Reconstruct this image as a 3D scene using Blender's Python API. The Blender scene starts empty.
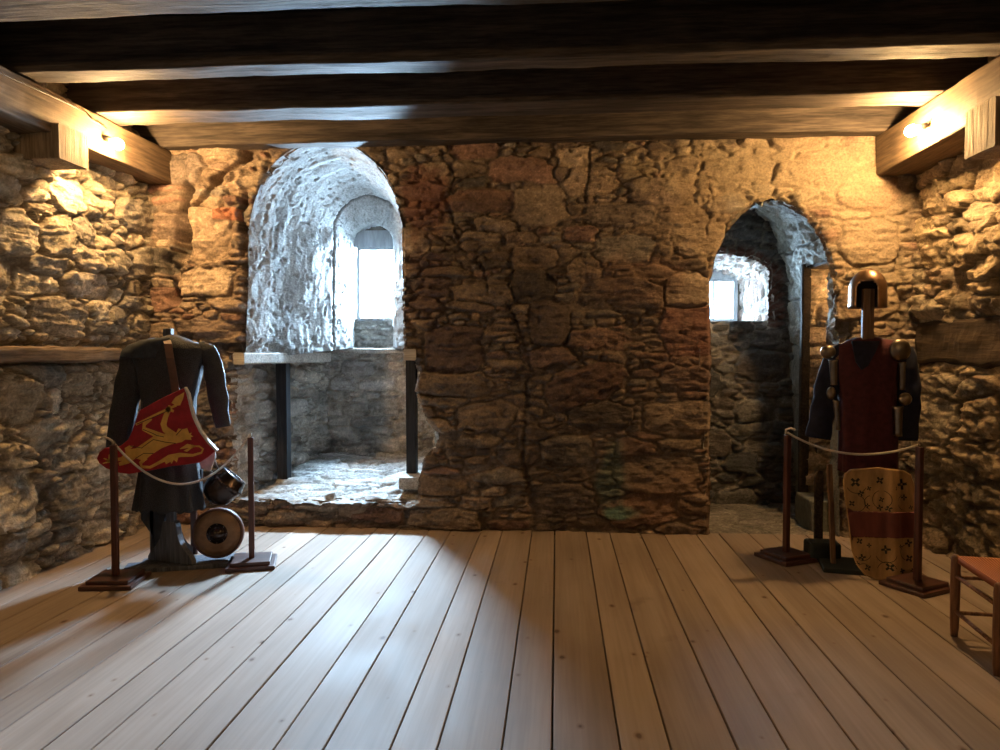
import bpy, bmesh, math, random
import numpy as np
from mathutils import Vector, Matrix, noise as mnoise

# ------------------------------------------------------------------ camera, world, light, exposure
SC = bpy.context.scene
COL = SC.collection
FPX = 740.0
EYE = 1.45
PITCH = -math.atan(26 / FPX)
YAW = math.atan(57 / FPX * math.cos(PITCH))
cd = bpy.data.cameras.new('camera')
cam = bpy.data.objects.new('camera', cd)
COL.objects.link(cam)
cd.sensor_fit = 'HORIZONTAL'
cd.sensor_width = 36.0
cd.lens = 36.0 * FPX / 1000.0
cd.clip_start = 0.05
cam.location = (0, 0, EYE)
cam.rotation_euler = (math.pi / 2 + PITCH, 0, YAW)
SC.camera = cam

SC.view_settings.view_transform = 'Standard'
SC.view_settings.look = 'None'
SC.view_settings.exposure = 0.0
SC.view_settings.gamma = 1.0
SC.view_settings.use_curve_mapping = False
SC.cycles.use_denoising = True
SC.cycles.max_bounces = 8
SC.cycles.diffuse_bounces = 6
SC.cycles.sample_clamp_indirect = 6.0
SC.cycles.caustics_reflective = False
SC.cycles.caustics_refractive = False

SKY_STRENGTH = 9.0
WIN1_POWER = 450.0
WIN2_POWER = 120.0
HIGH_POWER = 85.0
BULB_STRENGTH_L = 2350.0
BULB_STRENGTH_R = 2600.0
SKY_COL = (0.54, 0.76, 1.0)

w = bpy.data.worlds.new('daylight_sky')
SC.world = w
w.use_nodes = True
bgn = w.node_tree.nodes['Background']
bgn.inputs['Color'].default_value = (*SKY_COL, 1)
# bright overcast sky: brightest high up, dimmer towards and below the horizon
_n, _l = w.node_tree.nodes, w.node_tree.links
_tc = _n.new('ShaderNodeTexCoord'); _sp = _n.new('ShaderNodeSeparateXYZ'); _mr = _n.new('ShaderNodeMapRange')
_l.new(_tc.outputs['Generated'], _sp.inputs[0]); _l.new(_sp.outputs['Z'], _mr.inputs[0])
_mr.inputs[1].default_value = 0.15; _mr.inputs[2].default_value = 0.75
_mr.inputs[3].default_value = SKY_STRENGTH; _mr.inputs[4].default_value = SKY_STRENGTH * 7
_l.new(_mr.outputs[0], bgn.inputs['Strength'])


def area(name, loc, target, sx, sy, power, col=SKY_COL, spread=180, portal=False):
    d = bpy.data.lights.new(name, 'AREA')
    d.shape = 'RECTANGLE'
    d.size, d.size_y = sx, sy
    d.energy = power
    d.color = col
    d.spread = math.radians(spread)
    d.cycles.is_portal = portal
    o = bpy.data.objects.new(name, d)
    COL.objects.link(o)
    o.location = loc
    v = Vector(target) - Vector(loc)
    o.rotation_euler = v.to_track_quat('-Z', 'Y').to_euler()
    return o


# daylight coming in through the two small windows
area('window_portal', (-1.855, 7.56, 2.115), (-1.855, 0, 2.115), 0.42, 0.80, 0, portal=True)
area('window_portal_small', (1.56, 7.86, 1.97), (1.56, 0, 1.97), 0.52, 0.46, 0, portal=True)
area('window_daylight', (-1.86, 7.62, 2.16), (-1.95, 2.6, 0.5), 0.36, 0.72, WIN1_POWER, spread=122)
area('window_high_sky', (-1.85, 7.62, 2.45), (-1.85, 6.45, 0.3), 0.34, 0.5, HIGH_POWER, spread=90)
area('window_daylight_small', (1.58, 7.95, 2.05), (1.95, 2.2, 0.4), 0.46, 0.40, WIN2_POWER, spread=120)
# ------------------------------------------------------------------ pixel helpers (camera above)
_c, _s, _ct, _st = math.cos(YAW), math.sin(YAW), math.cos(PITCH), math.sin(PITCH)
_F = Vector((-_s * _ct, _c * _ct, _st))
_R = Vector((_c, _s, 0))
_U = Vector((_s * _st, -_c * _st, _ct))


def _ray(x, y):
    return _F + _R * ((x - 500) / FPX) + _U * ((375 - y) / FPX)


def PY(x, y, Y):            # point of the pixel's ray on the plane y = Y
    d = _ray(x, y)
    return Vector((0, 0, EYE)) + d * (Y / d.y)


def PZ(x, y, z=0.0):
    d = _ray(x, y)
    return Vector((0, 0, EYE)) + d * ((z - EYE) / d.z)


YB = 5.84      # back wall face
XL = -3.30     # left wall face
XR = 2.70      # right wall face

# ------------------------------------------------------------------ custom properties
def tag(o, label=None, cat=None, group=None, kind=None):
    if label: o['label'] = label
    if cat: o['category'] = cat
    if group: o['group'] = group
    if kind: o['kind'] = kind
    return o


def link(name, me, m=None, parent=None, smooth=False):
    o = bpy.data.objects.new(name, me)
    COL.objects.link(o)
    if m is not None: me.materials.append(m)
    if parent is not None:
        o.parent = parent
    if smooth:
        me.polygons.foreach_set('use_smooth', [True] * len(me.polygons))
    return o


def empty(name, loc, rz=0.0):
    o = bpy.data.objects.new(name, None)
    COL.objects.link(o)
    o.location = loc
    o.rotation_euler = (0, 0, rz)
    o.empty_display_size = 0.1
    return o


def from_bm(name, bm, m, parent=None, smooth=False, bevel=0, seg=2):
    bmesh.ops.recalc_face_normals(bm, faces=bm.faces)
    me = bpy.data.meshes.new(name)
    bm.to_mesh(me)
    bm.free()
    o = link(name, me, m, parent, smooth)
    if bevel:
        md = o.modifiers.new('bevel', 'BEVEL')
        md.width = bevel; md.segments = seg; md.limit_method = 'ANGLE'
    return o


# ------------------------------------------------------------------ numpy noise
def _hash(i, j, seed):
    t = np.sin(i * 127.1 + j * 311.7 + seed * 74.7) * 43758.5453
    return t - np.floor(t)


def vn(x, y, seed=0):
    xi, yi = np.floor(x), np.floor(y)
    xf, yf = x - xi, y - yi
    xf = xf * xf * (3 - 2 * xf); yf = yf * yf * (3 - 2 * yf)
    a = _hash(xi, yi, seed); b = _hash(xi + 1, yi, seed)
    c = _hash(xi, yi + 1, seed); d = _hash(xi + 1, yi + 1, seed)
    return (a * (1 - xf) + b * xf) * (1 - yf) + (c * (1 - xf) + d * xf) * yf - 0.5


def fbm(x, y, seed=0, octv=4):
    r = 0; amp = 1; f = 1
    for k in range(octv):
        r = r + amp * vn(x * f + 13.7 * k, y * f - 7.1 * k, seed + k * 3.3)
        amp *= 0.5; f *= 2.03
    return r


def sm(a, b, x):
    t = np.clip((x - a) / (b - a), 0, 1)
    return t * t * (3 - 2 * t)


def poly_mask(U, V, poly):
    """signed: True inside polygon"""
    ins = np.zeros(U.shape, bool)
    n = len(poly)
    for k in range(n):
        x1, y1 = poly[k]; x2, y2 = poly[(k + 1) % n]
        if y1 == y2: continue
        cond = ((y1 > V) != (y2 > V)) & (U < (x2 - x1) * (V - y1) / (y2 - y1) + x1)
        ins ^= cond
    return ins


def seg_dist(U, V, pts):
    best = np.full(U.shape, 1e9)
    for (x1, y1), (x2, y2) in zip(pts[:-1], pts[1:]):
        dx, dy = x2 - x1, y2 - y1
        L = dx * dx + dy * dy + 1e-12
        t = np.clip(((U - x1) * dx + (V - y1) * dy) / L, 0, 1)
        d = np.hypot(U - x1 - t * dx, V - y1 - t * dy)
        best = np.minimum(best, d)
    return best


def rubble(u, v, seed, classes, custom=(), p=3.2, warp=0.035, skew=0.0):
    """irregular stones over the grid u x v (metres): returns e1, gap = e2-e1, id, and per-stone local coords"""
    U, V = np.meshgrid(u, v, indexing='ij')
    Uw = U + warp * fbm(U * 4, V * 4, seed + 50, 3)
    Vw = V + warp * 0.8 * fbm(U * 3, V * 5, seed + 60, 3)
    e1 = np.full(U.shape, 9.0); e2 = np.full(U.shape, 9.0)
    sid = np.zeros(U.shape, np.int32)
    LX = np.zeros(U.shape); LY = np.zeros(U.shape)
    rng = random.Random(seed)
    stones = []

    def put(cx, cy, a, b, rot):
        ext = a + 0.10
        exv = max(b, a * abs(math.sin(rot))) + 0.10
        i0, i1 = np.searchsorted(u, cx - ext), np.searchsorted(u, cx + ext)
        j0, j1 = np.searchsorted(v, cy - exv), np.searchsorted(v, cy + exv)
        if i1 <= i0 or j1 <= j0: return
        sl = (slice(i0, i1), slice(j0, j1))
        x = Uw[sl] - cx; y = Vw[sl] - cy
        cr, sr = math.cos(rot), math.sin(rot)
        xr = x * cr + y * sr; yr = -x * sr + y * cr
        d = (np.abs(xr / a) ** p + np.abs(yr / b) ** p) ** (1 / p)
        e = (d - 1) * b
        k = len(stones)
        A, B = e1[sl], e2[sl]
        first = e < A
        B[...] = np.where(first, A, np.minimum(B, e))
        A[...] = np.where(first, e, A)
        sid[sl] = np.where(first, k, sid[sl])
        LX[sl] = np.where(first, xr, LX[sl]); LY[sl] = np.where(first, yr, LY[sl])
        stones.append((cx, cy, a, b))

    stones.append((0, 0, .1, .1))
    for c in custom:
        put(*c)
    for (a, b, tries) in classes:
        for _ in range(tries):
            cx = rng.uniform(u[0], u[-1]); cy = rng.uniform(v[0], v[-1])
            aa = a * rng.uniform(0.7, 1.35); bb = b * rng.uniform(0.7, 1.25)
            i = min(len(u) - 1, np.searchsorted(u, cx)); j = min(len(v) - 1, np.searchsorted(v, cy))
            if e1[i, j] < bb * 0.72: continue
            # check the ends too
            ok = True
            for sx in (-0.75, 0.75):
                i2 = min(len(u) - 1, max(0, np.searchsorted(u, cx + sx * aa)))
                if e1[i2, j] < bb * 0.35: ok = False
            if not ok: continue
            put(cx, cy, aa, bb, rng.gauss(skew, 0.09))
    return U, V, e1, e2 - e1, sid, LX, LY, len(stones)


def stone_surface(u, v, seed, classes, palette, mortar, relief=0.04, joint=0.022, custom=(), flush=None,
                  strata=0.010, warp=0.035, skew=0.0, custom_cols=None, vary=0.30, joint_depth=1.0, rgh=0.013, ck=1.0):
    U, V, e1, gap, sid, LX, LY, n = rubble(u, v, seed, classes, custom, warp=warp, skew=skew)
    rng = np.random.RandomState(seed)
    base = rng.uniform(0.25, 1.0, n)[sid]
    tx = rng.normal(0, 0.10, n)[sid]; ty = rng.normal(0, 0.16, n)[sid]
    jn = joint * (1 + 0.9 * fbm(U * 9, V * 9, seed + 9, 3))
    edge = np.minimum(gap, np.maximum(0.0, 0.035 - e1) * 2)
    prof = sm(0.15, 1.0, edge / np.maximum(jn, 0.004))
    dome = np.clip(-e1, 0, 0.06)
    lay = vn(LX * 3 + sid * 3.1, LY * 60 + sid * 7.7, seed + 2) + 0.6 * vn(LX * 8 + sid, LY * 130, seed + 4)
    rough = fbm(U * 14, V * 22, seed + 5, 4)
    h = relief * base * prof + prof * (dome * 0.22 + tx * LX + ty * LY)
    h += strata * lay * prof + rgh * rough * (0.4 + prof)
    h -= 0.018 * joint_depth * (1 - prof)
    if flush is not None:
        lvl = relief * 0.55 + 0.020 * fbm(U * 5, V * 7, seed + 71, 4) + 0.014 * fbm(U * 18, V * 34, seed + 73, 3)
        h = np.where(h < lvl, h + (lvl - h) * flush, h + (lvl - h) * flush * 0.55)
    h += 0.03 * fbm(U * 1.1, V * 1.3, seed + 8, 2)
    crk = sm(0.80, 0.97, 1 - np.abs(fbm(U * 8, V * 17, seed + 90, 4)) * 2.4) * sm(-0.15, 0.25, fbm(U * 2.6, V * 2.6, seed + 93, 2))
    h -= 0.011 * crk * ck
    pal = np.array(palette)
    ci = rng.randint(0, len(pal), n)
    sc = pal[ci] * (1 + rng.uniform(-vary, vary, (n, 1)))
    if custom_cols:
        for k, c in custom_cols.items():
            sc[k + 1] = c
    col = sc[sid]
    blot = fbm(U * 7, V * 7, seed + 20, 4)
    fine = fbm(U * 40, V * 46, seed + 21, 2)
    col = col * (1 + 0.50 * blot + 0.42 * fine + 0.26 * lay)[..., None]
    mc = np.array(mortar)[None, None, :] * (1 + 0.4 * fine + 0.35 * blot)[..., None]
    mm = (1 - prof)[..., None]
    flk = sm(0.30, 0.48, fbm(U * 34, V * 52, seed + 95, 3))
    tone = ((1 - 0.42 * crk * ck) * (1 + 0.5 * flk))[..., None]
    if flush is not None:
        mm = np.clip(mm + flush[..., None] * 0.45 * (0.6 + blot[..., None] * 1.4), 0, 1)
    col = (col * (1 - mm) + mc * mm) * tone
    return U, V, h, np.clip(col, 0.01, 0.95), prof


def grid_mesh(name, pos, col, keep, m, parent=None, flip=False):
    """pos (nu,nv,3); keep (nu,nv) vertices kept"""
    nu, nv = pos.shape[:2]
    idx = -np.ones((nu, nv), np.int64)
    f = keep[:-1, :-1] & keep[1:, :-1] & keep[1:, 1:] & keep[:-1, 1:]
    used = np.zeros((nu, nv), bool)
    used[:-1, :-1] |= f; used[1:, :-1] |= f; used[1:, 1:] |= f; used[:-1, 1:] |= f
    idx[used] = np.arange(used.sum())
    a, b, c, d = idx[:-1, :-1][f], idx[1:, :-1][f], idx[1:, 1:][f], idx[:-1, 1:][f]
    q = np.stack([a, d, c, b] if flip else [a, b, c, d], 1).astype(np.int32)
    me = bpy.data.meshes.new(name)
    P = pos[used].astype(np.float32)
    me.vertices.add(len(P)); me.vertices.foreach_set('co', P.ravel())
    me.loops.add(q.size); me.loops.foreach_set('vertex_index', q.ravel())
    me.polygons.add(len(q))
    me.polygons.foreach_set('loop_start', np.arange(0, q.size, 4, dtype=np.int32))
    me.polygons.foreach_set('loop_total', np.full(len(q), 4, np.int32))
    me.polygons.foreach_set('use_smooth', np.ones(len(q), bool))
    ca = me.color_attributes.new('stone_colour', 'FLOAT_COLOR', 'POINT')
    cc = np.ones((len(P), 4), np.float32); cc[:, :3] = col[used]
    ca.data.foreach_set('color', cc.ravel())
    me.update(calc_edges=True)
    me.validate()
    return link(name, me, m, parent)


def snap_to(base, keepout, polys, res):
    """pull grid points just inside an opening onto its outline, so the arris is smooth"""
    keep = ~keepout
    X, Z = base[..., 0], base[..., 2]
    bx, bz = X.copy(), Z.copy(); bd = np.full(X.shape, 1e9)
    for poly in polys:
        P = list(poly) + [poly[0]]
        for (x1, y1), (x2, y2) in zip(P[:-1], P[1:]):
            ddx, ddy = x2 - x1, y2 - y1
            t = np.clip(((X - x1) * ddx + (Z - y1) * ddy) / (ddx * ddx + ddy * ddy + 1e-12), 0, 1)
            px, pz = x1 + t * ddx, y1 + t * ddy
            d = np.hypot(X - px, Z - pz)
            m = d < bd
            bd = np.where(m, d, bd); bx = np.where(m, px, bx); bz = np.where(m, pz, bz)
    near = keepout & (bd < res * 1.0)
    base[..., 0] = np.where(near, bx, X); base[..., 2] = np.where(near, bz, Z)
    return keep | near


def warp_surface(name, base, nrm, h, col, keep, m, parent=None, flip=False):
    return grid_mesh(name, base + nrm * h[..., None], col, keep, m, parent, flip)


# ------------------------------------------------------------------ materials
def nt(name):
    m = bpy.data.materials.new(name)
    m.use_nodes = True
    t = m.node_tree
    return m, t.nodes, t.links, t.nodes['Principled BSDF']


def ramp(n, l, fac, stops):
    r = n.new('ShaderNodeValToRGB')
    e = r.color_ramp.elements
    while len(e) < len(stops): e.new(0.5)
    for k, (p_, c_) in enumerate(stops):
        e[k].position = p_
        e[k].color = (*c_, 1) if len(c_) == 3 else c_
    l.new(fac, r.inputs[0])
    return r.outputs[0]


def tex(n, l, scale, kind='noise', sc=(1, 1, 1), coords='Object', detail=6, rough=0.6, loc=(0, 0, 0)):
    tc = n.new('ShaderNodeTexCoord'); mp = n.new('ShaderNodeMapping')
    mp.inputs['Scale'].default_value = sc
    mp.inputs['Location'].default_value = loc
    l.new(tc.outputs[coords], mp.inputs[0])
    if kind == 'noise':
        t = n.new('ShaderNodeTexNoise')
        t.inputs['Scale'].default_value = scale; t.inputs['Detail'].default_value = detail
        t.inputs['Roughness'].default_value = rough
    else:
        t = n.new('ShaderNodeTexVoronoi'); t.inputs['Scale'].default_value = scale
    l.new(mp.outputs[0], t.inputs['Vector'])
    return t


def mult(n, l, a, b, fac=1.0, blend='MULTIPLY'):
    x = n.new('ShaderNodeMix'); x.data_type = 'RGBA'; x.blend_type = blend
    x.inputs[0].default_value = fac
    l.new(a, x.inputs[6])
    if isinstance(b, tuple): x.inputs[7].default_value = (*b, 1)
    else: l.new(b, x.inputs[7])
    return x.outputs[2]


def bump(n, l, h, bs, strength=0.5, dist=0.01):
    b = n.new('ShaderNodeBump'); b.inputs['Strength'].default_value = strength
    b.inputs['Distance'].default_value = dist
    l.new(h, b.inputs['Height']); l.new(b.outputs[0], bs.inputs['Normal'])
    return b


def stone_mat(name, strength=0.7, dist=0.012, rough=0.92):
    m, n, l, b = nt(name)
    at = n.new('ShaderNodeVertexColor'); at.layer_name = 'stone_colour'
    t = tex(n, l, 60, detail=5)
    g = ramp(n, l, t.outputs[0], [(0.25, (0.62, 0.62, 0.62)), (0.75, (1.35, 1.35, 1.35))])
    l.new(mult(n, l, at.outputs[0], g), b.inputs['Base Color'])
    b.inputs['Roughness'].default_value = rough
    b.inputs['Specular IOR Level'].default_value = 0.25
    t2 = tex(n, l, 28, sc=(1, 1, 2.2), detail=8, rough=0.68)
    bump(n, l, t2.outputs[0], b, strength, dist)
    return m


M_STONE = stone_mat('rubble_stone', 1.0, 0.02)
M_PLASTER = stone_mat('limewashed_plaster', 0.8, 0.014, 0.85)


def wood_mat(name, c1, c2, grain='x', rough=0.7, scale=6, bstr=0.4, spec=0.3):
    m, n, l, b = nt(name)
    k = {'x': (0.07, 1, 1), 'y': (1, 0.07, 1), 'z': (1, 1, 0.07)}[grain]
    t = tex(n, l, scale * 3, sc=k, detail=8, rough=0.65)
    t2 = tex(n, l, scale * 12, sc=k, detail=4)
    t3 = tex(n, l, 1.6, detail=3)
    c = ramp(n, l, t.outputs[0], [(0.30, c1), (0.68, c2)])
    c = mult(n, l, c, ramp(n, l, t2.outputs[0], [(0.35, (0.65, 0.65, 0.65)), (0.6, (1.1, 1.1, 1.1))]))
    c = mult(n, l, c, ramp(n, l, t3.outputs[0], [(0.3, (0.75, 0.75, 0.75)), (0.7, (1.15, 1.15, 1.15))]))
    l.new(c, b.inputs['Base Color'])
    b.inputs['Roughness'].default_value = rough
    b.inputs['Specular IOR Level'].default_value = spec
    bump(n, l, t.outputs[0], b, bstr, 0.01)
    return m


M_BEAM = wood_mat('dark_ceiling_oak', (0.020, 0.015, 0.013), (0.115, 0.09, 0.072), 'x', 0.75, 5, 0.9)
M_PLATE = wood_mat('wall_plate_oak', (0.095, 0.062, 0.036), (0.20, 0.135, 0.08), 'y', 0.7, 4, 0.6)
M_CORBEL = wood_mat('sawn_end_oak', (0.20, 0.14, 0.08), (0.36, 0.27, 0.17), 'z', 0.8, 7, 0.9)
M_BOARD = wood_mat('ceiling_board_wood', (0.03, 0.022, 0.017), (0.09, 0.065, 0.045), 'y', 0.8)
M_POST = wood_mat('dark_post_wood', (0.010, 0.010, 0.012), (0.035, 0.035, 0.04), 'z', 0.75)
M_LINTEL = wood_mat('grey_lintel_wood', (0.36, 0.33, 0.29), (0.60, 0.56, 0.50), 'y', 0.8)
M_BARRIER = wood_mat('reddish_barrier_wood', (0.06, 0.018, 0.011), (0.13, 0.042, 0.024), 'z', 0.38, 8, 0.15, 0.5)
M_BASEWOOD = wood_mat('reddish_base_wood', (0.04, 0.016, 0.012), (0.10, 0.038, 0.026), 'x', 0.4, 8, 0.15, 0.5)
M_STAND = wood_mat('grey_blue_stand_wood', (0.055, 0.06, 0.075), (0.16, 0.17, 0.20), 'z', 0.55, 5, 0.3)
M_STOOL = wood_mat('stool_beech', (0.16, 0.075, 0.04), (0.30, 0.15, 0.08), 'z', 0.5)
M_NECK = wood_mat('neck_board_wood', (0.13, 0.07, 0.04), (0.27, 0.16, 0.09), 'z', 0.55)
M_TRIM = wood_mat('embedded_timber', (0.10, 0.07, 0.045), (0.24, 0.17, 0.11), 'y', 0.85, 5, 0.9)
M_DARKTRIM = wood_mat('embedded_dark_timber', (0.022, 0.016, 0.012), (0.07, 0.048, 0.03), 'y', 0.9, 5, 1.0)


def floor_mat():
    m, n, l, b = nt('pale_scrubbed_pine')
    geo = n.new('ShaderNodeNewGeometry')
    tc = n.new('ShaderNodeTexCoord')
    # per-board offset of the grain
    cx = n.new('ShaderNodeCombineXYZ')
    mm = n.new('ShaderNodeMath'); mm.operation = 'MULTIPLY'; mm.inputs[1].default_value = 37.0
    l.new(geo.outputs['Random Per Island'], mm.inputs[0])
    l.new(mm.outputs[0], cx.inputs[1]); l.new(mm.outputs[0], cx.inputs[2])
    ad = n.new('ShaderNodeVectorMath'); ad.operation = 'ADD'
    l.new(tc.outputs['Object'], ad.inputs[0]); l.new(cx.outputs[0], ad.inputs[1])

    def T(scale, sc, detail=6, kind='n'):
        mp = n.new('ShaderNodeMapping'); mp.inputs['Scale'].default_value = sc
        l.new(ad.outputs[0], mp.inputs[0])
        t = n.new('ShaderNodeTexNoise' if kind == 'n' else 'ShaderNodeTexVoronoi')
        t.inputs['Scale'].default_value = scale
        if kind == 'n': t.inputs['Detail'].default_value = detail
        else: t.voronoi_dimensions = '2D'
        l.new(mp.outputs[0], t.inputs['Vector'])
        return t
    g = T(14, (1, 0.05, 1))
    fine = T(60, (1, 0.03, 1), 3)
    blot = T(1.8, (1, 0.6, 1), 4)
    c = ramp(n, l, g.outputs[0], [(0.3, (0.275, 0.215, 0.172)), (0.55, (0.325, 0.258, 0.21)), (0.75, (0.355, 0.285, 0.233))])
    c = mult(n, l, c, ramp(n, l, geo.outputs['Random Per Island'], [(0, (0.84, 0.82, 0.80)), (1, (1.10, 1.08, 1.06))]))
    c = mult(n, l, c, ramp(n, l, fine.outputs[0], [(0.35, (0.93, 0.92, 0.91)), (0.6, (1.03, 1.03, 1.03))]))
    c = mult(n, l, c, ramp(n, l, blot.outputs[0], [(0.32, (0.84, 0.82, 0.80)), (0.6, (1.06, 1.06, 1.06))]))
    # knots
    kn = T(3.4, (1.0, 0.62, 1), kind='v')
    nz = T(30, (1, 1, 1), 3)
    kd = n.new('ShaderNodeMath'); kd.operation = 'ADD'
    kr = n.new('ShaderNodeSeparateColor'); l.new(kn.outputs['Color'], kr.inputs[0])
    kq = n.new('ShaderNodeMath'); kq.operation = 'MULTIPLY'; kq.inputs[1].default_value = 0.075; l.new(kr.outputs[0], kq.inputs[0])
    kz = n.new('ShaderNodeMath'); kz.operation = 'ADD'; l.new(kq.outputs[0], kz.inputs[0]); l.new(kn.outputs['Distance'], kz.inputs[1])
    km = n.new('ShaderNodeMath'); km.operation = 'MULTIPLY'; km.inputs[1].default_value = 0.05
    l.new(nz.outputs[0], km.inputs[0]); l.new(kz.outputs[0], kd.inputs[0]); l.new(km.outputs[0], kd.inputs[1])
    c = mult(n, l, c, ramp(n, l, kd.outputs[0], [(0.058, (0.38, 0.30, 0.25)), (0.075, (0.78, 0.70, 0.64)), (0.11, (1, 1, 1))]))
    # dark stains
    st = T(2.3, (1.4, 0.9, 1), 5)
    c = mult(n, l, c, ramp(n, l, st.outputs[0], [(0.66, (1, 1, 1)), (0.76, (0.72, 0.70, 0.68))]))
    l.new(c, b.inputs['Base Color'])
    l.new(ramp(n, l, blot.outputs[0], [(0.3, (0.55, 0.55, 0.55)), (0.7, (0.75, 0.75, 0.75))]), b.inputs['Roughness'])
    b.inputs['Specular IOR Level'].default_value = 0.18
    # raised worn grain
    bump(n, l, g.outputs[0], b, 0.18, 0.004)
    return m


M_FLOOR = floor_mat()


def plain(name, c, rough=0.6, metal=0.0, var=0.25, scale=20, bstr=0.2, bdist=0.004, c2=None, sc=(1, 1, 1), spec=0.4):
    m, n, l, b = nt(name)
    t = tex(n, l, scale, sc=sc, detail=6)
    lo = tuple(x * (1 - var) for x in c); hi = c2 or tuple(min(1, x * (1 + var)) for x in c)
    l.new(ramp(n, l, t.outputs[0], [(0.32, lo), (0.68, hi)]), b.inputs['Base Color'])
    b.inputs['Roughness'].default_value = rough
    b.inputs['Metallic'].default_value = metal
    b.inputs['Specular IOR Level'].default_value = spec
    bump(n, l, t.outputs[0], b, bstr, bdist)
    return m


def weave(name, c, c2, scale=220, rough=0.75, metal=0.0, bstr=0.6):
    m, n, l, b = nt(name)
    v = tex(n, l, scale, kind='voronoi')
    t = tex(n, l, 6, detail=5)
    a = ramp(n, l, v.outputs['Distance'], [(0.1, c2), (0.6, c)])
    l.new(mult(n, l, a, ramp(n, l, t.outputs[0], [(0.3, (0.7, 0.7, 0.7)), (0.7, (1.2, 1.2, 1.2))])), b.inputs['Base Color'])
    b.inputs['Roughness'].default_value = rough
    b.inputs['Metallic'].default_value = metal
    bump(n, l, v.outputs['Distance'], b, bstr, 0.006)
    return m


M_MAIL = weave('dark_chain_mail', (0.022, 0.024, 0.03), (0.06, 0.063, 0.075), 190, 0.62, 0.2)
M_LEATHER = plain('brown_leather', (0.10, 0.045, 0.03), 0.5)
M_RED = plain('red_shield_paint', (0.30, 0.012, 0.02), 0.45, var=0.3, scale=12)
M_GOLD = plain('yellow_ochre_paint', (0.66, 0.36, 0.075), 0.5, var=0.18, scale=14)
M_LINE = plain('black_outline_paint', (0.02, 0.015, 0.012), 0.6)
M_EDGE = plain('pale_shield_edge', (0.55, 0.52, 0.48), 0.6)
M_DSTEEL = plain('blackened_steel', (0.05, 0.038, 0.035), 0.24, 0.8, var=0.4, scale=9)
M_STEEL = plain('polished_steel', (0.20, 0.165, 0.125), 0.34, 1.0, var=0.2, scale=9)
M_HELM = plain('warm_steel', (0.30, 0.19, 0.12), 0.36, 1.0, var=0.25, scale=7)
M_TARGE = plain('tan_leather_shield_face', (0.26, 0.15, 0.08), 0.5, var=0.35, scale=11)
M_WINE = plain('wine_red_wool', (0.06, 0.012, 0.016), 0.9, var=0.3, scale=30, bstr=0.5)
M_NAVY = plain('navy_quilted_cloth', (0.010, 0.012, 0.03), 0.85, var=0.35, scale=25, bstr=0.5)
M_DARKCLOTH = plain('dark_grey_cloth', (0.03, 0.035, 0.045), 0.9, var=0.4, scale=18, bstr=0.5)
M_GREYCLOTH = plain('pale_grey_cloth', (0.45, 0.48, 0.50), 0.8)
M_BLACKBASE = plain('dark_green_base', (0.022, 0.028, 0.024), 0.7)
M_ROPE = weave('pale_cotton_rope', (0.62, 0.55, 0.46), (0.35, 0.30, 0.24), 300, 0.9)
M_CABLE = plain('black_cable', (0.02, 0.018, 0.016), 0.5)
M_PAVISE = plain('ochre_painted_hide', (0.44, 0.27, 0.11), 0.65, var=0.35, scale=8, sc=(2, 2, 0.5))
M_PRED = plain('faded_red_band', (0.15, 0.04, 0.03), 0.65, var=0.3, scale=8, sc=(2, 2, 0.5))
M_ORN = plain('dark_green_ornament', (0.035, 0.03, 0.018), 0.7)
M_FRAME = plain('grey_window_wood', (0.34, 0.36, 0.38), 0.7, var=0.3, sc=(1, 1, 0.2))
M_LEAD = plain('lead_strip', (0.25, 0.26, 0.27), 0.6)


def seat_mat():
    m, n, l, b = nt('woven_orange_seat')
    wv = n.new('ShaderNodeTexWave'); wv.inputs['Scale'].default_value = 22; wv.inputs['Distortion'].default_value = 0.6
    tc = n.new('ShaderNodeTexCoord'); l.new(tc.outputs['Object'], wv.inputs['Vector'])
    l.new(ramp(n, l, wv.outputs[0], [(0.2, (0.28, 0.085, 0.03)), (0.8, (0.52, 0.19, 0.07))]), b.inputs['Base Color'])
    b.inputs['Roughness'].default_value = 0.7
    bump(n, l, wv.outputs[0], b, 0.6, 0.006)
    return m


M_SEAT = seat_mat()


def glass_mat():
    m, n, l, b = nt('window_glass')
    tr = n.new('ShaderNodeBsdfTransparent'); tr.inputs[0].default_value = (0.93, 0.96, 0.97, 1)
    gl = n.new('ShaderNodeBsdfGlossy'); gl.inputs['Roughness'].default_value = 0.05
    mx = n.new('ShaderNodeMixShader')
    mx.inputs[0].default_value = 0.06
    l.new(tr.outputs[0], mx.inputs[1]); l.new(gl.outputs[0], mx.inputs[2])
    l.new(mx.outputs[0], n['Material Output'].inputs[0])
    return m


M_GLASS = glass_mat()


def glow_mat(name, col, s):
    m, n, l, b = nt(name)
    b.inputs['Base Color'].default_value = (*col, 1)
    b.inputs['Emission Color'].default_value = (*col, 1)
    b.inputs['Emission Strength'].default_value = s
    return m


# ------------------------------------------------------------------ shape helpers
def bm_box(bm, x0, x1, y0, y1, z0, z1, mat=None):
    r = bmesh.ops.create_cube(bm, size=1.0)
    for vv in r['verts']:
        vv.co = Vector(((x0 + x1) / 2 + vv.co.x * (x1 - x0), (y0 + y1) / 2 + vv.co.y * (y1 - y0), (z0 + z1) / 2 + vv.co.z * (z1 - z0)))
        if mat is not None: vv.co = mat @ vv.co
    return r['verts']


def box(name, x0, x1, y0, y1, z0, z1, m, parent=None, bevel=0.0, mat=None):
    bm = bmesh.new()
    bm_box(bm, x0, x1, y0, y1, z0, z1, mat)
    return from_bm(name, bm, m, parent, bevel=bevel)


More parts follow.
